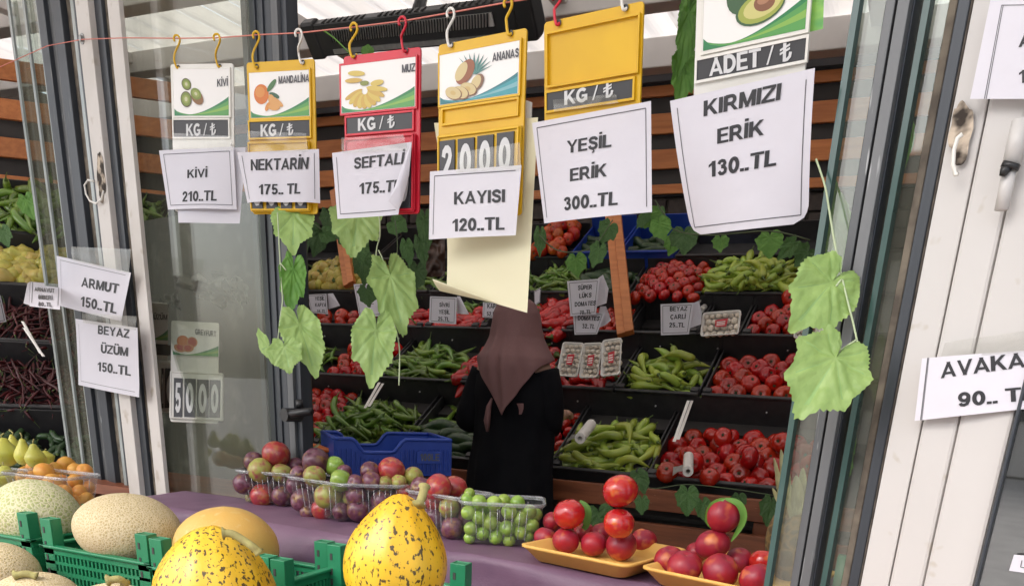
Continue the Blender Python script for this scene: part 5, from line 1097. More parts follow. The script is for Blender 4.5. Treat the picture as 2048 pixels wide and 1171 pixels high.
PUN = [  # front left bottom px, front right bottom px, height, label, fruit list (px, py, r px, kind, which word)
 ((486, 1004), (586, 1012), .075, 'first clear punnet of plums from the left', [(508, 923, 19, 'p', 0), (552, 908, 26, 'r', 0), (521, 940, 23, 'g', -1), (564, 946, 19, 'g', -1), (591, 931, 16, 'p', 1), (489, 967, 21, 'p', -1), (525, 990, 23, 'r', -1), (564, 990, 20, 'p', -1), (543, 965, 17, 'p', 0), (505, 995, 13, 'g', 0)]),
 ((588, 1026), (690, 1044), .082, 'second clear punnet of plums from the left', [(632, 923, 26, 'p', 0), (669, 932, 19, 'G', 1), (629, 952, 21, 'g', -1), (597, 949, 17, 'p', 0), (681, 960, 21, 'G', -1), (688, 944, 15, 'p', 1), (605, 1000, 23, 'p', -1), (656, 992, 25, 'g', -1), (645, 1018, 21, 'r', -1), (683, 1022, 17, 'p', -1), (590, 970, 17, 'p', -1), (618, 1022, 17, 'p', -1)]),
 ((702, 1044), (806, 1046), .082, 'third clear punnet of plums from the left', [(783, 940, 25, 'r', 0), (740, 942, 19, 'p', 0), (827, 953, 19, 'g', 0), (743, 962, 19, 'p', -1), (770, 967, 15, 'g', -1), (797, 964, 15, 'g', -1), (710, 966, 17, 'p', -1), (717, 1018, 22, 'p', -1), (764, 1002, 22, 'p', -1), (752, 1027, 18, 'p', -1), (796, 1014, 20, 'g', -1), (712, 990, 19, 'p', -1), (810, 985, 18, 'r', -1)]),
 ((822, 1062), (918, 1080), .085, 'fourth clear punnet of plums behind the spotted melon', [(876, 976, 27, 'r', -1), (910, 975, 23, 'r', 1), (842, 976, 21, 'p', 0), (868, 1033, 20, 'p', -1), (898, 1015, 20, 'g', -1), (904, 1055, 22, 'p', -1), (832, 1000, 18, 'p', -1), (868, 1004, 17, 'r', -1), (840, 1040, 20, 'p', -1)])]
for (q0, q1, h, lb, fl_) in PUN:
    a, c = onz(*q0, -.324), onz(*q1, -.324); u = (c-a).normalized(); nb = Vector((-u.y, u.x, 0)); w = (c-a).length/.83; d = .11
    cen = (a+c)/2+nb*d*.42; yaw = math.atan2(u.y, u.x); punnet(cen+Vector((0, 0, .0015)), yaw, w, d, h, lb)
    fixed = []
    for px, py, r, k, dp in fl_:
        off = {-1: -.30, 0: .0, 1: .24}[dp]*d; P = cen+nb*off; p = hit(px, py, P, nb); R0 = r*1.08*(p-EYE).dot(-c2)/F
        fruit(k, p, R0, {'p': 'purple bloomy plum in the ', 'r': 'reddish plum in the ', 'g': 'mottled yellow red plum in the ', 'G': 'green plum in the '}[k]+lb, lb); loc = Matrix.Rotation(-yaw, 3, 'Z') @ (p-cen); fixed.append([loc.x, loc.y, loc.z, R0])
    items = [[random.uniform(-w*.3, w*.3), random.uniform(0, d*.3), .03+.006*i, .021] for i in range(13)]
    settle(items, fixed, (w/2*.97, d/2*.97, 0, h), 60)
    for x, y, z, r in items:
        if z < h*.8: fruit(random.choice('ppg'), cen+Matrix.Rotation(yaw, 3, 'Z') @ Vector((x, y, z)), r, 'plum at the back of the '+lb, 'back '+lb)
a, c = onz(930, 1086, -.324), onz(1060, 1092, -.324); u = (onz(1050, 1092, -.324)-a).normalized(); nb = Vector((-u.y, u.x, 0)); w = .165; d = .12; cen = a+u*w*.43+nb*d*.42; yaw = math.atan2(u.y, u.x); h = .082
lb = 'clear punnet of small green plums left of the nectarines'; punnet(cen+Vector((0, 0, .0015)), yaw, w, d, h, lb)
fixed = []
for px, py, r, dp in ((934, 998, 13, -.25), (958, 1003, 15.5, -.3), (988, 1006, 16, -.3), (1008, 1000, 13.5, .1), (1035, 1005, 15.5, -.15), (1018, 1022, 16, -.36), (939, 986, 12, .2), (937, 1024, 15, -.34), (958, 1034, 15, -.34), (981, 1045, 15.5, -.34), (1014, 1056, 17, -.34), (1041, 1037, 15, -.34), (1060, 1022, 14, -.3), (1072, 1028, 13.5, -.2),
                      (942, 1056, 15, -.33), (965, 1066, 15, -.33), (991, 1074, 15, -.33), (1064, 1050, 14.5, -.3), (1042, 1064, 15, -.33), (939, 1075, 12, -.3), (1018, 1080, 13, -.33), (1056, 1072, 12, -.3)):
    P = cen+nb*dp*d; p = hit(px, py, P, nb); R0 = r*(p-EYE).dot(-c2)/F; fruit('G', p, R0, 'small green plum in the clear punnet left of the nectarines', lb); loc = Matrix.Rotation(-yaw, 3, 'Z') @ (p-cen); fixed.append([loc.x, loc.y, loc.z, R0])
items = [[random.uniform(-w*.35, w*.35), random.uniform(-.01, d*.35), .03+.006*i, .0145] for i in range(18)]
settle(items, fixed, (w/2*.97, d/2*.97, 0, h), 50)
for x, y, z, r in items:
    if z < h*.95: fruit('G', cen+Matrix.Rotation(yaw, 3, 'Z') @ Vector((x, y, z)), r, 'small green plum at the back of its punnet left of the nectarines', 'back '+lb)
# ------------------------------------------------------------------ yellow foam trays of nectarines
def tray(FLp, FRp, BRp, label, zr=-.293):
    a, c, d_ = onz(*FLp, zr), onz(*FRp, zr), onz(*BRp, zr); u = (c-a).normalized(); nb = Vector((-u.y, u.x, 0)); w = (c-a).length; d = abs((d_-c).dot(nb)); h = .030
    e = empty('foam_tray', label=label, cat='tray', group='yellow trays of nectarines', mw=frame(a, u, nb, (0, 0, 1)))
    def rp(ins, z, r=.018):
        pts = []
        for cx, cy, a0 in ((w-ins-r, d-ins-r, 0), (ins+r, d-ins-r, 90), (ins+r, ins+r, 180), (w-ins-r, ins+r, 270)):
            for j in range(7): t = rad(a0+15*j); pts.append((cx+r*math.cos(t), cy+r*math.sin(t), z))
        return pts
    lv = [(.026, -h), (.022, -h+.001), (.004, -.006), (.0, -.004), (0, 0), (.003, .001), (.009, -.001), (.028, -h+.005)]
    vs = []
    for i, z in lv: vs += rp(i, z)
    n = 28; fs = [(j*n+k, j*n+(k+1) % n, (j+1)*n+(k+1) % n, (j+1)*n+k) for j in range(len(lv)-1) for k in range(n)]+[tuple(range(n))[::-1], tuple(range((len(lv)-1)*n, len(lv)*n))]
    B().add(vs, fs).build('tray_body', M_tray, e)
    return a, u, nb, w, d
T1 = tray((1036, 1087), (1256, 1131), (1332, 1089), 'yellow foam tray of nectarines right of the green plums')
T2 = tray((1278, 1131), (1560, 1190), (1640, 1135), 'yellow foam tray of nectarines at the lower right')
def nect(T, L, lb):
    a, u, nb, w, d = T; zf = H-.293-.024
    for px, py, r, k, dp, word in L:
        P = a+nb*(d*dp); p = hit(px, py, P, nb)
        if dp < .36:                    # bottom row: rests on the floor of the tray
            q = ray(px, py); p = EYE+q*((H-zf)/(r/F*.95-q.z))
        R0 = r*(p-EYE).dot(-c2)/F
        fruit(k, p, R0, word+lb, 'nectarines '+lb, spin=Matrix.Rotation(random.uniform(-.3, .5), 4, 'X') @ Matrix.Rotation(random.uniform(-.4, .4), 4, 'Y') @ Matrix.Rotation(R_()*6.28, 4, 'Z'))
nect(T1, ((1138, 1027, 33, 'N', .42, 'glossy red nectarine with a yellow patch on top of the '), (1240, 981, 36, 'N', .42, 'topmost orange red nectarine of the stack on the '), (1238, 1046, 32, 'N', .42, 'middle nectarine of the stack on the '), (1090, 1074, 23, 'n', .25, 'leftmost dark nectarine in the '), (1132, 1080, 28, 'n', .2, 'second dark nectarine from the left in the '), (1187, 1086, 27, 'n', .22, 'notched nectarine in the middle of the '), (1243, 1090, 31, 'n', .2, 'front nectarine below the stack in the '), (1287, 1080, 27, 'n', .35, 'rightmost nectarine in the '), (1106, 1042, 21, 'n', .7, 'nectarine behind the glossy one in the '), (1168, 1064, 22, 'n', .7, 'shaded nectarine behind the front row of the '), (1203, 1064, 22, 'n', .75, 'shaded nectarine behind the stack in the ')), 'tray beside the green plums')
nect(T2, ((1447, 1030, 36, 'n', .45, 'topmost nectarine with two leaves on the '), (1425, 1088, 34, 'n', .42, 'nectarine under the leafy one on the '), (1338, 1119, 31, 'n', .3, 'leftmost nectarine of the '), (1369, 1133, 35, 'n', .2, 'scarred nectarine second from the left of the '), (1441, 1141, 36, 'n', .2, 'front middle nectarine of the '), (1478, 1119, 27, 'n', .6, 'nectarine behind the front middle one on the '), (1524, 1122, 25, 'N', .62, 'orange red nectarine near the glass edge on the '), (1512, 1156, 34, 'n', .25, 'front right nectarine with pale spots of the '), (1394, 1103, 22, 'n', .7, 'small shaded nectarine at the back of the ')), 'lower right tray')
def blade(pts, w, m, name, parent=None, cup=.25, n=12, **tg):
    """a narrow leaf along a curve of world points"""
    P = smooth(pts, n//(len(pts)-1)+1); N_ = len(P)-1; b = B()
    def fn(u, v):
        i = min(N_, round(v*N_)); p = P[i]; t = (P[min(i+1, N_)]-P[max(i-1, 0)]).normalized(); x = t.cross(-c2).normalized(); ww = w*math.sin(math.pi*min(.985, .04+v*.95))**.7
        return p+x*ww*(u-.5)*2+(-c2)*ww*cup*(abs(u-.5)*2)**2*-1
    return b.grid(fn, 4, N_).build(name, m, parent, **tg)
a, u, nb, w, d = T2; yy = (a+nb*(d*.45)).y
for pts, lb in ((((1449, 996), (1425, 1010), (1416, 1038), (1424, 1056)), 'light green leaf on the left side of the top nectarine'), (((1450, 996), (1478, 1008), (1486, 1040), (1462, 1082)), 'long green leaf hanging over the right side of the top nectarine')):
    o = blade([aty(x, y, yy-.037) for x, y in pts], .0062, M_leafb, 'nectarine_leaf'); tag(o, lb, 'leaf')
o = blade([aty(x, y, yy+.06-.0) for x, y in ((1160, 1000), (1175, 1018), (1172, 1050), (1160, 1060))], .007, M_leafb, 'nectarine_leaf'); tag(o, 'narrow leaf behind the glossy nectarine', 'leaf')
# ------------------------------------------------------------------ pears and apricots behind the left panes
def pear(px, py, top, r, Z, label):
    c = at(px, py, Z); R0 = r*Z/F; hh = (py-top)*Z/F; prof = [(0, -R0*.9), (.35, -R0*.92), (.75, -R0*.65), (1, -R0*.1), (.95, R0*.35), (.72, R0*.85), (.50, R0*1.25), (.36, R0*1.6), (.22, R0*1.85), (0, R0*1.93)]
    k = hh*.80/(R0*1.93); b = B()
    pr = smooth([Vector((x*R0, 0, z*(k if z > 0 else 1))) for x, z in prof], 2); ti = random.uniform(-.12, .12)
    b.grid(lambda u, v: c+Matrix.Rotation(ti, 3, 'Y') @ Vector((pr[round(v*(len(pr)-1))].x*math.cos(6.283*u), pr[round(v*(len(pr)-1))].x*math.sin(6.283*u), pr[round(v*(len(pr)-1))].z)), 22, len(pr)-1, closed=True)
    o = b.build('pear', M_pear); tag(o, label, 'pear', 'pears at the left edge')
    tp = c+Vector((0, 0, hh*.78)); B().tube([tp-Vector((0, 0, .006)), tp+Vector((random.uniform(-.006, .006), 0, hh*.12)), tp+Vector((random.uniform(-.01, .01), 0, hh*.26))], [.0022, .0018, .0022], 6).build('stalk', M_mstem, o)
for a_ in ((10, 905, 868, 27, 2.35, 'large pear cut off by the left edge of the picture'), (48, 912, 868, 18, 2.32, 'upright pear with a brown stalk beside the shorter one'), (71, 916, 880, 20, 2.28, 'yellow green pear in front of the upright one'), (28, 895, 862, 14, 2.40, 'small pear half hidden behind the large one'), (12, 952, 925, 24, 2.2, 'green pear lying low at the left edge'), (92, 912, 898, 16, 2.42, 'reddish pear behind the others')): pear(*a_)
ap = ((133, 930, 18, 2.36), (70, 936, 17, 2.30), (112, 938, 15, 2.34), (88, 945, 20, 2.22), (50, 945, 14, 2.36), (105, 966, 20, 2.16), (62, 962, 12, 2.2), (45, 955, 14, 2.2), (150, 940, 15, 2.3), (170, 942, 16, 2.26), (125, 962, 14, 2.3), (128, 984, 17, 2.14), (158, 985, 18, 2.2), (85, 985, 17, 2.12), (175, 975, 15, 2.24), (150, 962, 15, 2.22))
for i, (px, py, r, Z) in enumerate(ap): fruit('a', at(px, py, Z), r*Z/F, 'orange apricot in the clear punnet at the left edge', 'apricots')
for i in range(9): fruit('a', at(60+i*14, 998, 2.2), 16*2.2/F, 'apricot at the bottom of the left punnet', 'lower apricots')
cp = at(110, 1003, 2.2); punnet(cp, .1, .22, .12, .075, 'clear punnet of apricots behind the left panes')
cp = at(5, 1000, 2.2); punnet(cp+Vector((-.01, -.02, 0)), .1, .16, .12, .08, 'clear punnet of pears cut off by the left edge')
lt = empty('side_table', (0, 0, 0), 'low table behind the left melons carrying the pears', 'table'); z_ = at(110, 1003, 2.2).z-.002
B().box((-1.95, 2.0, z_-.015), (.9, .36, .03)).build('table_top', M_wood, lt, False)
for x in (-2.35, -1.55): B().box((x, 2.0, (z_-.03)/2), (.04, .3, z_-.03)).build('leg', M_wood, lt, False)
# ================================================================== blue crate inside
def onY(px, py, y): return aty(px, py, y)
ZB = 2.62
def bluecrate():
    a, c = at(672, 953, 2.40), at(900, 948, 2.52); a.z = c.z = (a.z+c.z)/2; u = (c-a).normalized(); nb = Vector((-u.y, u.x, 0)); w = (c-a).length; d = .24; h = .105
    e = empty('blue_crate', label='blue plastic crate with dipped front rim behind the plum punnets', cat='crate', mw=frame(a, u, nb, (0, 0, 1)))
    B().box((w/2, d/2, .004), (w-.012, d-.012, .006)).build('crate_floor', M_blue, e, False)
    for nm, y0, dip in (('front_wall', 0, True), ('back_wall', d, True)):
        b = B(); n = 40
        def top(t): k = min(1, max(0, (t-.14)/.10))*min(1, max(0, (.60-t)/.12)); return h*(1-.36*(k*k*(3-2*k)))
        for i in range(n):
            t0, t1 = i/n, (i+1)/n
            b.add([(w*t0, y0-.004, .0), (w*t1, y0-.004, .0), (w*t1, y0-.004, top(t1)), (w*t0, y0-.004, top(t0)), (w*t0, y0+.004, 0), (w*t1, y0+.004, 0), (w*t1, y0+.004, top(t1)), (w*t0, y0+.004, top(t0))], [(0, 1, 2, 3), (7, 6, 5, 4), (3, 2, 6, 7)])
        b.build(nm, M_blue, e, False)
        B().tube([(w*i/30, y0-.002, top(i/30)) for i in range(31)], .006, 6).build('rim', M_blue, e)
        if nm == 'front_wall':
            for k in range(26):
                t = (k+.5)/26; H_ = top(t)
                B().box((w*t, -.0065, H_*.42), (.0035, .005, H_*.62)).build('rib', M_blue, e, False)
            bevel(B().box((w*.80, -.008, h*.52), (w*.22, .003, h*.34)).build('name_plate', M_blue, e, False), .001)
            vs, fs = glyphs('100LE', .02); B().add([(w*(.72+.17*x), -.0102-k*.00003, h*(.43+.20*y)) for x, y, k in vs], fs).build('moulded_lettering', M_anth2, e, False)
    for x in (0, w):
        B().box((x, d/2, h/2), (.008, d, h)).build('end_wall', M_blue, e, False); B().tube([(x, 0, h), (x, d, h)], .006, 6).build('rim', M_blue, e)
    return e
bc = bluecrate()
q = bc.matrix_world.translation
st_ = empty('low_stand', (0, 0, 0), 'dark low stand under the blue crate', 'stand'); B().box((q.x+.15, q.y+.16, (q.z-.004)/2), (.20, .16, q.z-.006)).build('stand_body', M_black, st_, False)
for k in range(5):
    m4 = bc.matrix_world @ Matrix.Translation((.05+.06*k, .12+.02*(k % 3), .035)) @ Matrix.Rotation(.3*k, 4, 'Z') @ Matrix.Scale(.13, 4)
    put('courgette', CUC[k % 3], m4, label='courgette lying inside the blue crate with dipped rim', cat='courgette', group='courgettes in the blue crate')
for p0, p1, lb in (((620, 892), (668, 902), 'left carrot lying between plums and blue crate'), ((604, 900), (655, 910), 'right carrot lying between plums and blue crate')):
    a, c = at(*p0, 2.5), at(*p1, 2.45); o = B().tube([a, a*.5+c*.5, c], [.012, .010, .004], 10).build('carrot', mat('carrot_skin', (.55, .13, .02), (.42, .09, .02), rough=.5, scale=20)); tag(o, lb, 'carrot', 'carrots')
# ================================================================== green crates and melons in front
def gcrate(X0, X1, y0, y1, zr, zb, ptop, label):
    e = empty('green_crate', (X0, y0, zb), label, 'crate', 'green plastic crates in the foreground'); w, d, h = X1-X0, y1-y0, zr-zb
    B().box((w/2, d/2, .004), (w, d, .008)).build('crate_floor', M_green, e, False)
    def wall(L, tr, nm):
        b = B(); n = int(L/.0105)
        for k in range(n):
            x = (k+.5)*L/n
            b.box(tr(x, .5*h), (.0045, .0045, h*.70) if nm != 'side_wall' else (.0045, .0045, h*.70))
        for z, t in ((.10, .20), (.50, .08), (.30, .06), (.70, .06), (.93, .14)): b.box(tr(L/2, z*h), (L if nm != 'side_wall' else .005, .005 if nm != 'side_wall' else L, t*h))
        b.build(nm, M_green, e, False)
    wall(w, lambda x, z: (x, 0, z), 'front_wall'); wall(w, lambda x, z: (x, d, z), 'back_wall'); wall(d, lambda x, z: (0, x, z), 'side_wall'); wall(d, lambda x, z: (w, x, z), 'side_wall')
    rim = [(0, 0, h), (w, 0, h), (w, d, h), (0, d, h)]
    for k in range(4): p, q = Vector(rim[k]), Vector(rim[(k+1) % 4]); bevel(B().box((p+q)/2, (abs(q.x-p.x)+.016, abs(q.y-p.y)+.016, .006)).build('rim', M_green, e, False), .002)
    for x, y in ((.014, .010), (w-.014, .010), (.014, d-.010), (w-.014, d-.010)):
        b = B(); H2 = ptop-zb; pw, pd = .030, .022
        b.box((x, y-pd/2, H2/2), (pw, .003, H2)).box((x, y+pd/2, H2/2), (pw, .003, H2)).box((x-pw/2+.0015, y, H2/2), (.003, pd-.003, H2)).box((x+pw/2-.0015, y, H2/2), (.003, pd-.003, H2))
        b.box((x, y, H2-.002), (pw-.006, pd-.003, .002)); cp_ = bevel(b.build('corner_post', M_green, e, False), .001)
        for z in (H2-.022, H2-.050, h-.022, h-.05): B().box((x-.006, y-pd/2-.0018, z), (.005, .0012, .012)).box((x-pw/2-.0002, y, z), (.0012, .005, .012)).build('slot', M_black, cp_, False)
    return e
zb = H-.465
gcrate(-1.84, -1.577, 1.10, 1.27, H-.362, zb, H-.308, 'green crate at the left edge under the greenish netted melon')
gcrate(-1.517, -1.232, 1.085, 1.26, H-.362, zb, H-.308, 'green crate in the middle left under the tan netted melon')
gcrate(-1.208, -.935, 1.07, 1.25, H-.362, zb, H-.308, 'green crate behind the left spotted melon')
gcrate(-.926, -.640, 1.065, 1.24, H-.355, zb, H-.308, 'green crate between the two spotted yellow melons')
bn = empty('front_bench', (0, 0, 0), 'low wooden bench under the green melon crates', 'bench'); B().box((-1.1, .98, zb-.02), (2.6, .62, .03)).build('bench_top', M_wood, bn, False)
for x in (-2.3, .1): B().box((x, .98, (zb-.04)/2), (.06, .5, zb-.04)).build('leg', M_wood, bn, False)
def melon(px, py, rx, ry, Y, m, label, tip=0, seed=0, axis=0, stem=None, nx=48, ny=32):
    c = aty(px, py, Y); Z = (c-EYE).dot(-c2); a, b_ = rx*Z/F, ry*Z/F
    Rm = Matrix.Rotation(axis, 3, 'Y')
    def fn(u, v):
        t = 6.2832*u; p = math.pi*v; r = math.sin(p); z = math.cos(p)
        if tip and z > 0: r = r*(1-tip*.30*z*z); z = z*(1+tip*.16*z)
        rr = 1+.015*noise.noise(Vector((math.cos(t)*1.5, math.sin(t)*1.5, z*1.5+seed)))+((.013*math.cos(10*t)+.004*math.sin(23*t+z*3))*math.sin(p) if tip else 0)
        return Vector((a*r*math.cos(t)*rr, a*.95*r*math.sin(t)*rr, b_*z*rr))
    b = B(); b.grid(lambda u, v: Rm @ fn(u, v), nx, ny, closed=True); o = b.build('melon', m); o.location = c; tag(o, label, 'melon', 'melons in the foreground')
    if stem:
        pts = [aty(x, y, Y-.03*(1-i/len(stem))) for i, (x, y) in enumerate(stem)]; B().tube(smooth([p-c for p in pts], 3), [.010]+[.0058]*(3*(len(pts)-1)-1)+[.0085], 10).build('stem', M_mstem, o)
    return o
melon(72, 1030, 86, 70, 1.18, M_net, 'greenish netted melon at the left above the first green crate', seed=1, axis=.12)
melon(257, 1058, 104, 70, 1.17, M_net2, 'tan netted melon in the middle left green crate', seed=2, axis=.10)
melon(453, 1098, 104, 84, 1.20, M_smel, 'smooth pale orange melon behind the left spotted melon', seed=3)
melon(-5, 1150, 82, 66, .98, M_net2, 'tan netted melon cut off by the lower left corner', seed=4)
melon(72, 1200, 88, 56, .90, M_net2, 'netted melon with a stem at the bottom left', seed=5, stem=[(30, 1150), (52, 1146), (74, 1152)])
melon(225, 1215, 84, 48, .88, M_net2, 'low netted melon whose stem shows at the bottom', seed=6, stem=[(215, 1160), (238, 1157), (250, 1166)])
melon(432, 1196, 122, 132, .93, M_spot, 'left spotted yellow melon at the bottom of the picture', tip=.6, seed=7, stem=[(446, 1066), (462, 1066), (480, 1075), (505, 1092), (518, 1104)])
melon(791, 1128, 104, 122, .96, M_spot, 'right spotted yellow melon with an upright stem', tip=1.0, seed=8, axis=.13, stem=[(838, 1008), (845, 990), (849, 972)])
# ================================================================== the woman, seen from behind
YW = 3.10
def W(px, py, dy=0): return aty(px, py, YW+dy)
wm = empty('person', W(1025, 1000)*1, 'woman in a black robe and mauve headscarf standing before the crates, seen from behind', 'person'); wm.location.z = 0
wm_inv = Matrix.Translation(-wm.location)
def ringrow(cx, z, rx, ry, n=36, f=0, y=YW, ph=0): return [Vector((cx+rx*math.cos(2*math.pi*k/n), y+ry*math.sin(2*math.pi*k/n), z))*1 if not f else Vector((cx+(rx+f*math.sin(7*2*math.pi*k/n+ph))*math.cos(2*math.pi*k/n), y+(ry+f*math.sin(9*2*math.pi*k/n+ph))*math.sin(2*math.pi*k/n), z)) for k in range(n)]
def loft(rows, name, m, cap=True):
    n = len(rows[0]); vs = [wm_inv @ v for r in rows for v in r]; fs = [(j*n+k, j*n+(k+1) % n, (j+1)*n+(k+1) % n, (j+1)*n+k) for j in range(len(rows)-1) for k in range(n)]
    if cap: fs += [tuple(range(n))[::-1], tuple(range((len(rows)-1)*n, len(rows)*n))]
    return B().add(vs, fs).build(name, m, wm)
def row(pl, pr, py, ry, f=0, ph=0):
    a, c = W(pl, py), W(pr, py); return ringrow((a.x+c.x)/2, (a.z+c.z)/2, (c.x-a.x)/2, ry, 36, f, YW, ph)
# body: head, neck, torso and limbs from one skinned skeleton
def body():
    P = {}; z = lambda py: W(1030, py).z; x = lambda px, py: W(px, py).x
    sh_z = z(742); hip = z(905); 
    pts = dict(pel=(x(1022, 905), YW, hip), chest=(x(1026, 790), YW, z(790)), neck=(x(1029, 722), YW+.01, z(722)), head0=(x(1030, 690), YW+.015, z(690)), head1=(x(1031, 640), YW+.02, z(640)), head2=(x(1031, 605), YW+.03, z(605)), nose=(x(1031, 648), YW+.115, z(652)), chin=(x(1031, 680), YW+.08, z(684)),
             shl=(x(975, 745), YW, sh_z), ell=(x(940, 838), YW-.01, z(838)), wrl=(x(946, 800), YW+.20, z(812)), shr=(x(1085, 745), YW, sh_z), elr=(x(1094, 850), YW+.02, z(850)), wrr=(x(1075, 820), YW+.24, z(830)),
             hl=(x(995, 930), YW, hip-.05), kl=(x(992, 1000), YW, .48), al=(x(992, 1000), YW, .08), fl=(x(992, 1000), YW+.12, .03), hr=(x(1050, 930), YW, hip-.05), kr=(x(1050, 1000), YW, .48), ar=(x(1050, 1000), YW, .08), fr=(x(1050, 1000), YW+.12, .03))
    rd = dict(pel=.13, chest=.125, neck=.05, head0=.062, head1=.082, head2=.070, nose=.015, chin=.035, shl=.062, ell=.044, wrl=.026, shr=.062, elr=.044, wrr=.026, hl=.09, kl=.055, al=.036, fl=.032, hr=.09, kr=.055, ar=.036, fr=.032)
    ed = 'pel chest,chest neck,neck head0,head0 head1,head1 head2,head1 nose,head0 chin,chest shl,shl ell,ell wrl,chest shr,shr elr,elr wrr,pel hl,hl kl,kl al,al fl,pel hr,hr kr,kr ar,ar fr'
    ids = list(pts); vs = [Vector(pts[k])-wm.location for k in ids]
    rads = [rd[k] for k in ids]; es = [tuple(ids.index(q) for q in s.split()) for s in ed.split(',')]
    # five bent fingers and a thumb on each hand
    for wr, s in (('wrl', 1), ('wrr', -1)):
        w0 = Vector(pts[wr])-wm.location; i0 = len(vs); palm = w0+Vector((.01*s, .055, .005)); vs.append(palm); rads.append(.024); es.append((ids.index(wr), i0))
        for k in range(5):
            off = (k-1.5)*.016 if k < 4 else -.035*s
            L = (.030, .034, .032, .024, .024)[k]
            a_ = palm+Vector((off if k < 4 else off, .022 if k < 4 else -.012, .004)); b_ = a_+Vector((0, L, -.006)); c_ = b_+Vector((0, L*.5, -L*.7))
            j = len(vs); vs.extend([a_, b_, c_]); rads.extend([.0095, .0085, .0075]); es += [(i0, j), (j, j+1), (j+1, j+2)]
    me = bpy.data.meshes.new('body'); me.from_pydata([tuple(v) for v in vs], es, []); me.update(); o = bpy.data.objects.new('body', me); col.objects.link(o)
    o.modifiers.new('k', 'SKIN'); sv = me.skin_vertices[0].data
    for i, r in enumerate(rads): sv[i].radius = (r, r)
    sv[0].use_root = True
    sb = o.modifiers.new('s', 'SUBSURF'); sb.levels = sb.render_levels = 1
    bpy.context.view_layer.update(); dg = bpy.context.evaluated_depsgraph_get(); m2 = bpy.data.meshes.new_from_object(o.evaluated_get(dg)); bpy.data.objects.remove(o)
    m2.materials.clear(); m2.materials.append(M_skin)
    for p in m2.polygons: p.use_smooth = True
    o = bpy.data.objects.new('body', m2); col.objects.link(o); o.parent = wm
    hd = Vector(pts['head1'])-wm.location
    for s in (-1, 1):
        b = B(); b.grid(lambda u, v: hd+Vector((s*.028, .088, .006))+Vector((.012*math.cos(6.28*u)*math.sin(3.14*v), .010*math.sin(6.28*u)*math.sin(3.14*v), .007*math.cos(3.14*v))), 10, 6, closed=True).build('eye', M_foam, wm)
    B().tube([hd+Vector((-.022, .098, -.052)), hd+Vector((0, .104, -.054)), hd+Vector((.022, .098, -.052))], .005, 6).build('mouth', mat('lips', (.35, .1, .1), rough=.5), wm)
body()
# long robe to the ground, sleeves in the same cloth
rows = [row(968, 1092, 735, .085), row(955, 1106, 752, .115, .002), row(952, 1110, 785, .125, .003), row(955, 1108, 830, .12, .004, 1), row(953, 1104, 880, .125, .007, 1), row(945, 1102, 940, .14, .010, 2), row(941, 1102, 1010, .15, .014, 2), row(938, 1106, 1120, .165, .020, 3), row(935, 1110, 1250, .18, .015, 3)]
rows.append(ringrow(rows[-1][0].x-(rows[-1][0]-rows[-1][18]).length/2, .05, (rows[-1][0]-rows[-1][18]).length/2+.02, .19, 36, .016, YW, 3))
o = loft(rows, 'robe', M_coat)
for pts, rr in (([(975, 748, 0), (955, 790, -.01), (938, 836, -.01), (940, 815, .12), (946, 805, .2)], [.070, .062, .055, .052, .048]), ([(1085, 748, 0), (1098, 800, .0), (1098, 850, .03), (1085, 830, .14), (1076, 822, .22)], [.066, .058, .052, .048, .044])):
    P = [wm_inv @ W(a, b_, c) for a, b_, c in pts]; B().tube(smooth(P, 4), [rr[min(4, i//4)]*(1-(i % 4)/4)+rr[min(4, i//4+1)]*(i % 4)/4 for i in range(17)], 16).build('sleeve', M_coat, wm)
for px in (992, 1050):
    f = W(px, 1000); f.z = .03; B().grid(lambda u, v: wm_inv @ (f+Vector((.045*math.cos(6.28*u)*math.sin(3.14*v), .06+.13*math.sin(6.28*u)*math.sin(3.14*v), .035*math.cos(3.14*v)+.006))), 16, 8, closed=True).build('shoe', M_heat, wm)
# headscarf: crown, nape and the pointed fall down the back
hz = lambda py: W(1031, py).z; hx_ = lambda px, py: W(px, py).x
def scarf(u, v):
    th = 2*math.pi*u-math.pi/2            # u=0 is the back (towards the viewer)
    back = max(0, math.cos(2*math.pi*u)); sidex = math.cos(th)
    s_ = sidex
    hem = 722+ (106*max(0, 1-abs(s_-.06)*1.02)**1.15 if back > 0 else -4)+ (0 if back > 0 else 0)
    top = 592; py = top+(hem-top)*v
    tab = ((592, .0), (597, .048), (606, .072), (625, .088), (650, .096), (675, .106), (700, .130), (715, .148), (740, .150), (835, .150))
    for (a, ra), (c, rc) in zip(tab, tab[1:]):
        if a <= py <= c: R0 = ra+(rc-ra)*(py-a)/(c-a); break
    else: R0 = .155
    cx = 1031+(0 if py < 690 else (py-690)*.03)
    fold = (.006*math.sin(s_*9+py*.02)+.004*math.sin(s_*17-py*.03))*min(1, max(0, (py-640)/60)) if back > 0 else 0
    ry = R0*(1.0 if py < 690 else max(.86, 1.0-(py-690)*.004))
    ridge = -.014*math.exp(-((s_-.12)*8)**2)*min(1, max(0, (py-620)/70)) if back > 0 else 0
    p = W(cx, py); return wm_inv @ Vector((p.x+R0*math.cos(th)*1.0, YW+.012+ry*math.sin(th)+ridge+fold-(.035*min(1, max(0, (py-690)/40)) if back > 0 else 0), p.z))
o = solid(B().grid(scarf, 96, 60, closed=True).build('headscarf', M_scarf, wm), .003)
B().grid(lambda u, v: wm_inv @ W(1040+(u-.5)*(14-9*v)+2*math.sin(v*3), 806+v*22, -.135-.004*math.sin(u*3.1)), 4, 6).build('scarf_tip', M_scarf, wm)
o = B().grid(lambda u, v: W(968-v*26+u*12*(1-v*.4)+2*math.sin(v*8), 868+v*50+u*4, -.02+.012*math.sin(u*5+v*4)), 6, 10).build('white_bag', M_bag); tag(o, 'thin white plastic bag held at the left side of the woman', 'plastic bag')
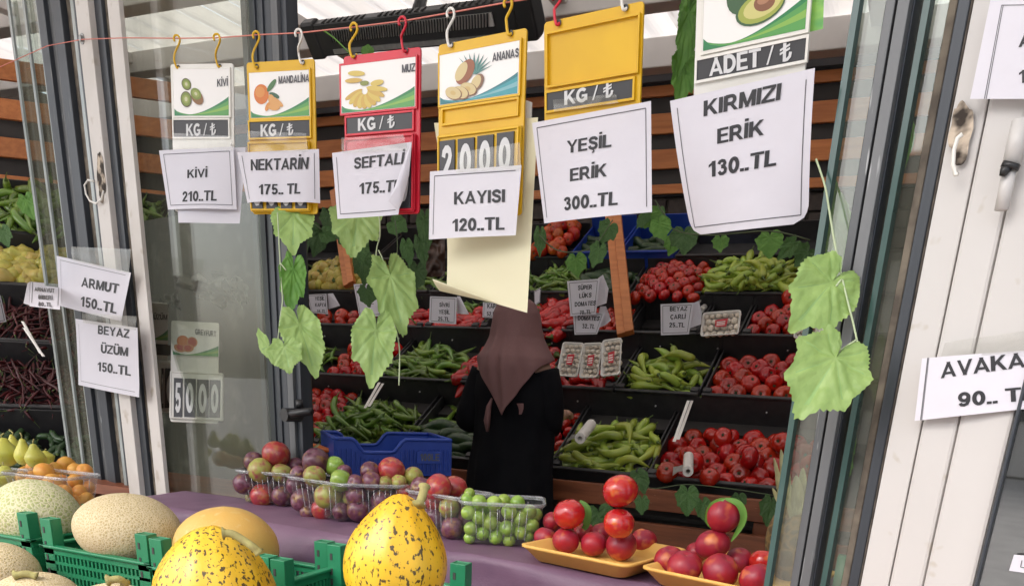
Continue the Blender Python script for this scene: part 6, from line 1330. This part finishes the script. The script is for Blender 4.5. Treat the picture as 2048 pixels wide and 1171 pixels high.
o = B().grid(lambda u, v: W(930+u*12, 800+v*16-u*5, .02+.01*math.sin(u*6)), 5, 5).build('paper_tissue', M_foam); tag(o, 'crumpled white tissue in the left hand of the woman', 'tissue')
o = B().tube([W(984, 796, -.12), W(978, 812, -.13), W(974, 840, -.13), W(975, 862, -.12)], [.004, .010, .013, .006], 8).build('shoulder_strap', M_scarf, wm); o.location = -wm.location
# ================================================================== artificial vines
def leafmesh(seed, lob=.26, fold=.07, teeth=48, tooth=.030, wrin=.016):
    rnd = random.Random(seed); b = B(); nr, na = 9, 144; ph = rnd.uniform(0, 6); cx, cy = .0, .06
    CP = [(0, .84), (16, .70), (30, .63), (42, .64), (56, .55), (72, .52), (86, .53), (100, .45), (118, .40), (138, .40), (155, .34), (168, .22), (180, .06)]
    jl = [(q[0], q[1]*rnd.uniform(.93, 1.06)) for q in CP]; jr = [(q[0], q[1]*rnd.uniform(.93, 1.06)) for q in CP]; jr[0] = jl[0]; jr[-1] = jl[-1]
    def outline(t):  # t: angle from the tip (down, -y), measured at the stalk; a broad lobed leaf
        T_ = jl if t < 0 else jr; g = abs(t)*57.2958
        for (g0, r0), (g1, r1) in zip(T_, T_[1:]):
            if g <= g1+1e-3: k_ = (g-g0)/(g1-g0); k_ = k_*k_*(3-2*k_); r = r0+(r1-r0)*k_; break
        return r*(1+tooth*((t*teeth/6.283) % 1-.5)*2*(1+.5*math.sin(t*3+ph)))
    vs = [(0, .24, 0)]
    for j in range(1, nr+1):
        for k in range(na):
            a = -math.pi+2*math.pi*k/na; r = outline(a)*j/nr; x = r*math.sin(a)*1.10; y = .24-r*math.cos(a)
            va = min(abs(a-v_) for v_ in (-1.55, -.72, 0, .72, 1.55, -2.3, 2.3)); rr = j/nr
            z = fold*(abs(x))**1.4-.22*max(0, -y)**2+wrin*math.sin(rr*26+a*1.5+ph)*min(1, va*2.2)*rr-.014*math.exp(-(va*rr*16)**2)+.012*math.sin(x*26+2*math.sin(y*9))*math.sin(y*24)+.05*noise.noise(Vector((x*3, y*3, seed)))
            vs.append((x, y, z))
    fs = [(0, 1+(k+1) % na, 1+k) for k in range(na)]+[(1+(j-1)*na+k, 1+(j-1)*na+(k+1) % na, 1+j*na+(k+1) % na, 1+j*na+k) for j in range(1, nr) for k in range(na)]
    return vs, fs
LV = [leafmesh(k) for k in range(4)]
LM = {}
def leaf(parent, px, py, w, h, Z, ang=0, m=None, side=1, k=0, yaw=0, nm='leaf', tilt=0, wf=None):
    """w, h in picture points; ang turns the tip away from straight down; yaw turns the blade edge-on"""
    m = m or M_leaf; key = (k, m.name)
    if key not in LM: 
        bb = B().add(*LV[k]); bb.m = [1 if i >= 144 and any(abs((-math.pi+2*math.pi*((i-144) % 144+.5)/144)-v_) < .022 for v_ in (-1.55, -.72, 0, .72, 1.55, -2.3, 2.3)) and (i-144)//144 < 6 else 0 for i in range(len(bb.f))]
        LM[key] = bb.mesh('leaf', [m, M_vein if m is M_leaf else m])
    s = h*Z/F/1.02; c = at(px, py, Z); right, upv, tow = c0, c1, c2
    Mx = frame(c, right, upv, tow) @ Matrix.Rotation(rad(ang), 4, 'Z') @ Matrix.Rotation(yaw, 4, 'Y') @ Matrix.Rotation(tilt, 4, 'X') @ Matrix.Diagonal((s*(wf or (w/h)/max(.25, math.cos(yaw))), s, s, 1))
    o = bpy.data.objects.new(nm, LM[key]); col.objects.link(o); o.parent = parent; o.matrix_basis = parent.matrix_world.inverted() @ Mx if False else Mx
    return o
def stem(parent, pts, Z, r=.0013, m=None, **k):
    Zs = Z if isinstance(Z, (list, tuple)) else [Z]*len(pts); P = [at(x, y, z) for (x, y), z in zip(pts, Zs)]
    return B().tube(smooth(P, 5), r, 6).build('stem', m or M_stem, parent)
v = empty('hanging_vine', (0, 0, 0), 'pale artificial vine hanging in front of the dark door post', 'vine', 'artificial vines')
stem(v, [(555, 425), (560, 520), (562, 560), (565, 600), (560, 640), (556, 690), (562, 715), (600, 714)], 1.62); stem(v, [(560, 525), (572, 540)], 1.62); stem(v, [(563, 625), (585, 650), (592, 665)], 1.62)
leaf(v, 586, 448, 78, 100, 1.64, 0, k=0, tilt=-.1); leaf(v, 585, 562, 46, 104, 1.63, -4, M_leafb, k=1, yaw=.35); leaf(v, 608, 676, 74, 128, 1.60, 18, k=2, yaw=.2); leaf(v, 572, 708, 62, 66, 1.58, 12, k=3); leaf(v, 532, 694, 70, 22, 1.60, -62, M_leaf, k=1)
v = empty('hanging_vine', (0, 0, 0), 'pale artificial vine below the red banana board', 'vine', 'artificial vines')
stem(v, [(758, 425), (760, 470), (753, 500), (751, 560)], 1.60); stem(v, [(757, 500), (766, 520), (770, 545)], 1.60); stem(v, [(784, 640), (792, 660), (799, 700), (798, 770)], 1.58); stem(v, [(784, 640), (770, 648), (757, 660)], 1.58)
leaf(v, 712, 448, 96, 104, 1.63, -8, k=1); leaf(v, 789, 585, 82, 148, 1.59, 14, k=3, yaw=.2); leaf(v, 748, 690, 84, 134, 1.57, -6, k=2)
leaf(v, 735, 100, 24, 22, 1.9, 180, M_leafb, k=0)
o = stem(v, [(645, 60), (670, 78), (700, 108)], 1.75, .0016, M_leafb)
v = empty('hanging_vine', (0, 0, 0), 'pale artificial vine with two very large leaves on the right glass door', 'vine', 'artificial vines')
stem(v, [(1632, 318), (1650, 372), (1660, 430), (1672, 500), (1690, 580), (1705, 640), (1716, 690)], [1.0]*7, .0013); stem(v, [(1685, 555), (1672, 572)], 1.0); stem(v, [(1714, 678), (1690, 694), (1680, 700)], 1.0)
leaf(v, 1642, 590, 126, 150, 1.0, -40, k=0, yaw=.1, wf=None); leaf(v, 1650, 750, 146, 172, .98, -32, k=3, yaw=-.1); leaf(v, 1672, 462, 60, 200, 1.3, 4, M_leafb, k=2, yaw=.5)
v = empty('hanging_vine', (0, 0, 0), 'mid green vine strip behind the avocado board', 'vine', 'artificial vines')
leaf(v, 1374, 60, 44, 150, 1.75, -8, M_leafb, k=0, yaw=.4); leaf(v, 1366, 150, 50, 110, 1.78, -6, M_leafb, k=1, yaw=.3)
v = empty('hanging_vine', (0, 0, 0), 'green leaves seen through the narrow right pane', 'vine', 'artificial vines')
leaf(v, 1695, 860, 34, 180, 1.32, 4, M_leafb, k=1, yaw=.3); leaf(v, 1812, 80, 30, 130, 1.15, 0, M_leafb, k=2, yaw=.6); leaf(v, 1800, 300, 40, 200, 1.3, -8, M_leafb, k=2, yaw=.5)
# small dark leaves inside
v = empty('indoor_vine', (0, 0, 0), 'dark green vine trailing under the slats at the left', 'vine', 'artificial vines')
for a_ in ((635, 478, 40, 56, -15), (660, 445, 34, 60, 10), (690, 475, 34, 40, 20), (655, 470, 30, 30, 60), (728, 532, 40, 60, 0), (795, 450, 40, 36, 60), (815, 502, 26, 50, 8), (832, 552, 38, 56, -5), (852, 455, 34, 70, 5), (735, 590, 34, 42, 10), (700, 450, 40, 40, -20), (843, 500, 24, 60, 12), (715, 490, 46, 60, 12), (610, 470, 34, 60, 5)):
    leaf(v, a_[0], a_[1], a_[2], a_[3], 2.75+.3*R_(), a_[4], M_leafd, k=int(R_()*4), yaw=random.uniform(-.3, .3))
stem(v, [(790, 440), (795, 490), (792, 540), (800, 570)], 2.8, .0018, M_stemd); stem(v, [(620, 440), (660, 470), (720, 500)], 2.85, .0018, M_stemd)
v = empty('indoor_vine', (0, 0, 0), 'green vine hanging behind the two right price sheets', 'vine', 'artificial vines')
for a_ in ((1194, 508, 30, 46, -18), (1215, 462, 36, 40, -25), (1153, 528, 36, 40, 5), (1300, 436, 40, 34, 40), (1322, 456, 36, 40, 20), (1368, 478, 50, 46, 0), (1345, 488, 30, 36, -20), (1441, 486, 28, 30, 0), (1540, 486, 46, 46, 0), (1578, 496, 30, 48, -45), (1608, 512, 40, 44, -40), (1320, 428, 20, 30, 0), (1080, 480, 22, 50, 0), (1290, 434, 40, 20, 60)):
    leaf(v, a_[0], a_[1], a_[2]*1.05, a_[3]*1.05, 2.9+.2*R_(), a_[4], M_leafb if a_[0] % 3 else M_leafd, k=int(R_()*4), yaw=random.uniform(-.3, .3))
stem(v, [(1078, 470), (1110, 498), (1150, 504), (1190, 490), (1225, 440)], 2.95, .0022, M_stemd); stem(v, [(1310, 400), (1330, 430), (1350, 460), (1420, 470), (1540, 462), (1620, 480)], 2.95, .0022, M_stemd)
v = empty('indoor_vine', (0, 0, 0), 'dark vine leaves along the brown rail below the tomato crates', 'vine', 'artificial vines')
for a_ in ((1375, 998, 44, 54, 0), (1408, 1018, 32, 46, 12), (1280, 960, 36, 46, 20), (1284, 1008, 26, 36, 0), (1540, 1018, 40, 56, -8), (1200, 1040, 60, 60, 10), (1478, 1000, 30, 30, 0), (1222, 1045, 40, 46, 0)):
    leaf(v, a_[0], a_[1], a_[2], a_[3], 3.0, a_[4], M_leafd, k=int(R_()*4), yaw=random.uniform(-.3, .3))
stem(v, [(1270, 940), (1300, 975), (1370, 968), (1450, 975), (1550, 990)], 3.02, .0018, M_stemd)
v = empty('indoor_vine', (0, 0, 0), 'single green leaf hanging high behind the left panes', 'vine', 'artificial vines'); leaf(v, 56, 410, 34, 48, 2.7, 20, M_leafb, k=1); leaf(v, 8, 470, 30, 40, 2.8, 20, M_leafd, k=1)
# ------------------------------------------------------------------ dry pineapple crowns
def crown(pts, Z, base, label):
    e = empty('pineapple', (0, 0, 0), label, 'pineapple', 'pineapples')
    for (x, y, w_) in pts: blade([at(base[0]+(x-base[0])*.05, base[1], Z), at((base[0]*.45+x*.55), (base[1]*.5+y*.5), Z-.01), at(x, y, Z+random.uniform(-.02, .02))], w_, M_husk, 'crown_leaf', e)
    c = at(base[0], base[1]+46, Z); B().grid(lambda u, v_: c+Vector((.045*math.cos(6.283*u)*math.sin(math.pi*v_)*(1+.04*math.sin(u*70)), .045*math.sin(6.283*u)*math.sin(math.pi*v_), .07*math.cos(math.pi*v_)*(1+.02*math.sin(v_*50)))), 40, 24, closed=True).build('fruit_body', mat('pineapple_rind', (.20, .12, .04), (.08, .05, .02), rough=.7, scale=50, kind='voronoi', lo=.03, hi=.2, bump=1), e)
    return e
crown(((570, 862, .010), (580, 848, .009), (590, 842, .008), (600, 850, .010), (608, 878, .009), (556, 884, .008), (612, 900, .008), (530, 888, .005), (586, 880, .012), (640, 886, .005)), 2.085, (588, 925), 'pineapple with a dry spiky crown behind the plum punnets')
crown(((1562, 898, .008), (1548, 915, .006), (1552, 945, .008), (1575, 930, .008), (1560, 960, .010), (1545, 975, .006)), 1.75, (1575, 1030), 'pineapple with pale dry leaves behind the glass door edge')
crown(((1592, 950, .012), (1606, 935, .010), (1620, 960, .012), (1580, 985, .012), (1600, 1000, .014), (1570, 965, .008)), 1.45, (1598, 1060), 'pineapple behind the right sliding door glass')
# a few bright leaves and nets low at the right
o = B().box(onf(1690, 1150, -.15), (.03, .03, .06)).build('green_net_clip', M_green); tag(o, 'small green plastic piece behind the narrow right pane', 'plastic piece')
o = B().grid(lambda u, v_: at(845+u*45, 478+v_*75, 3.5+.04*noise.noise(Vector((u*4, v_*4, 2)))), 14, 14).build('brown_sack', M_brown); tag(o, 'glossy dark brown plastic sack behind the cream paper', 'sack')
o = B().box(at(1465, 480, 4.3), (.34, .03, .36)).build('mirrored_trousers', mat('mirrored_navy', (.006, .008, .02), rough=.8)); tag(o, 'dark navy block standing for trousers mirrored before the pavers at the back', 'cloth')  # solid block in place of a mirror image of dark blue trousers
for ob in bpy.data.objects:
    if ob.type == 'EMPTY' and ob.parent is None and not ob.children: print('EMPTY', ob.name, ob.get('label'))
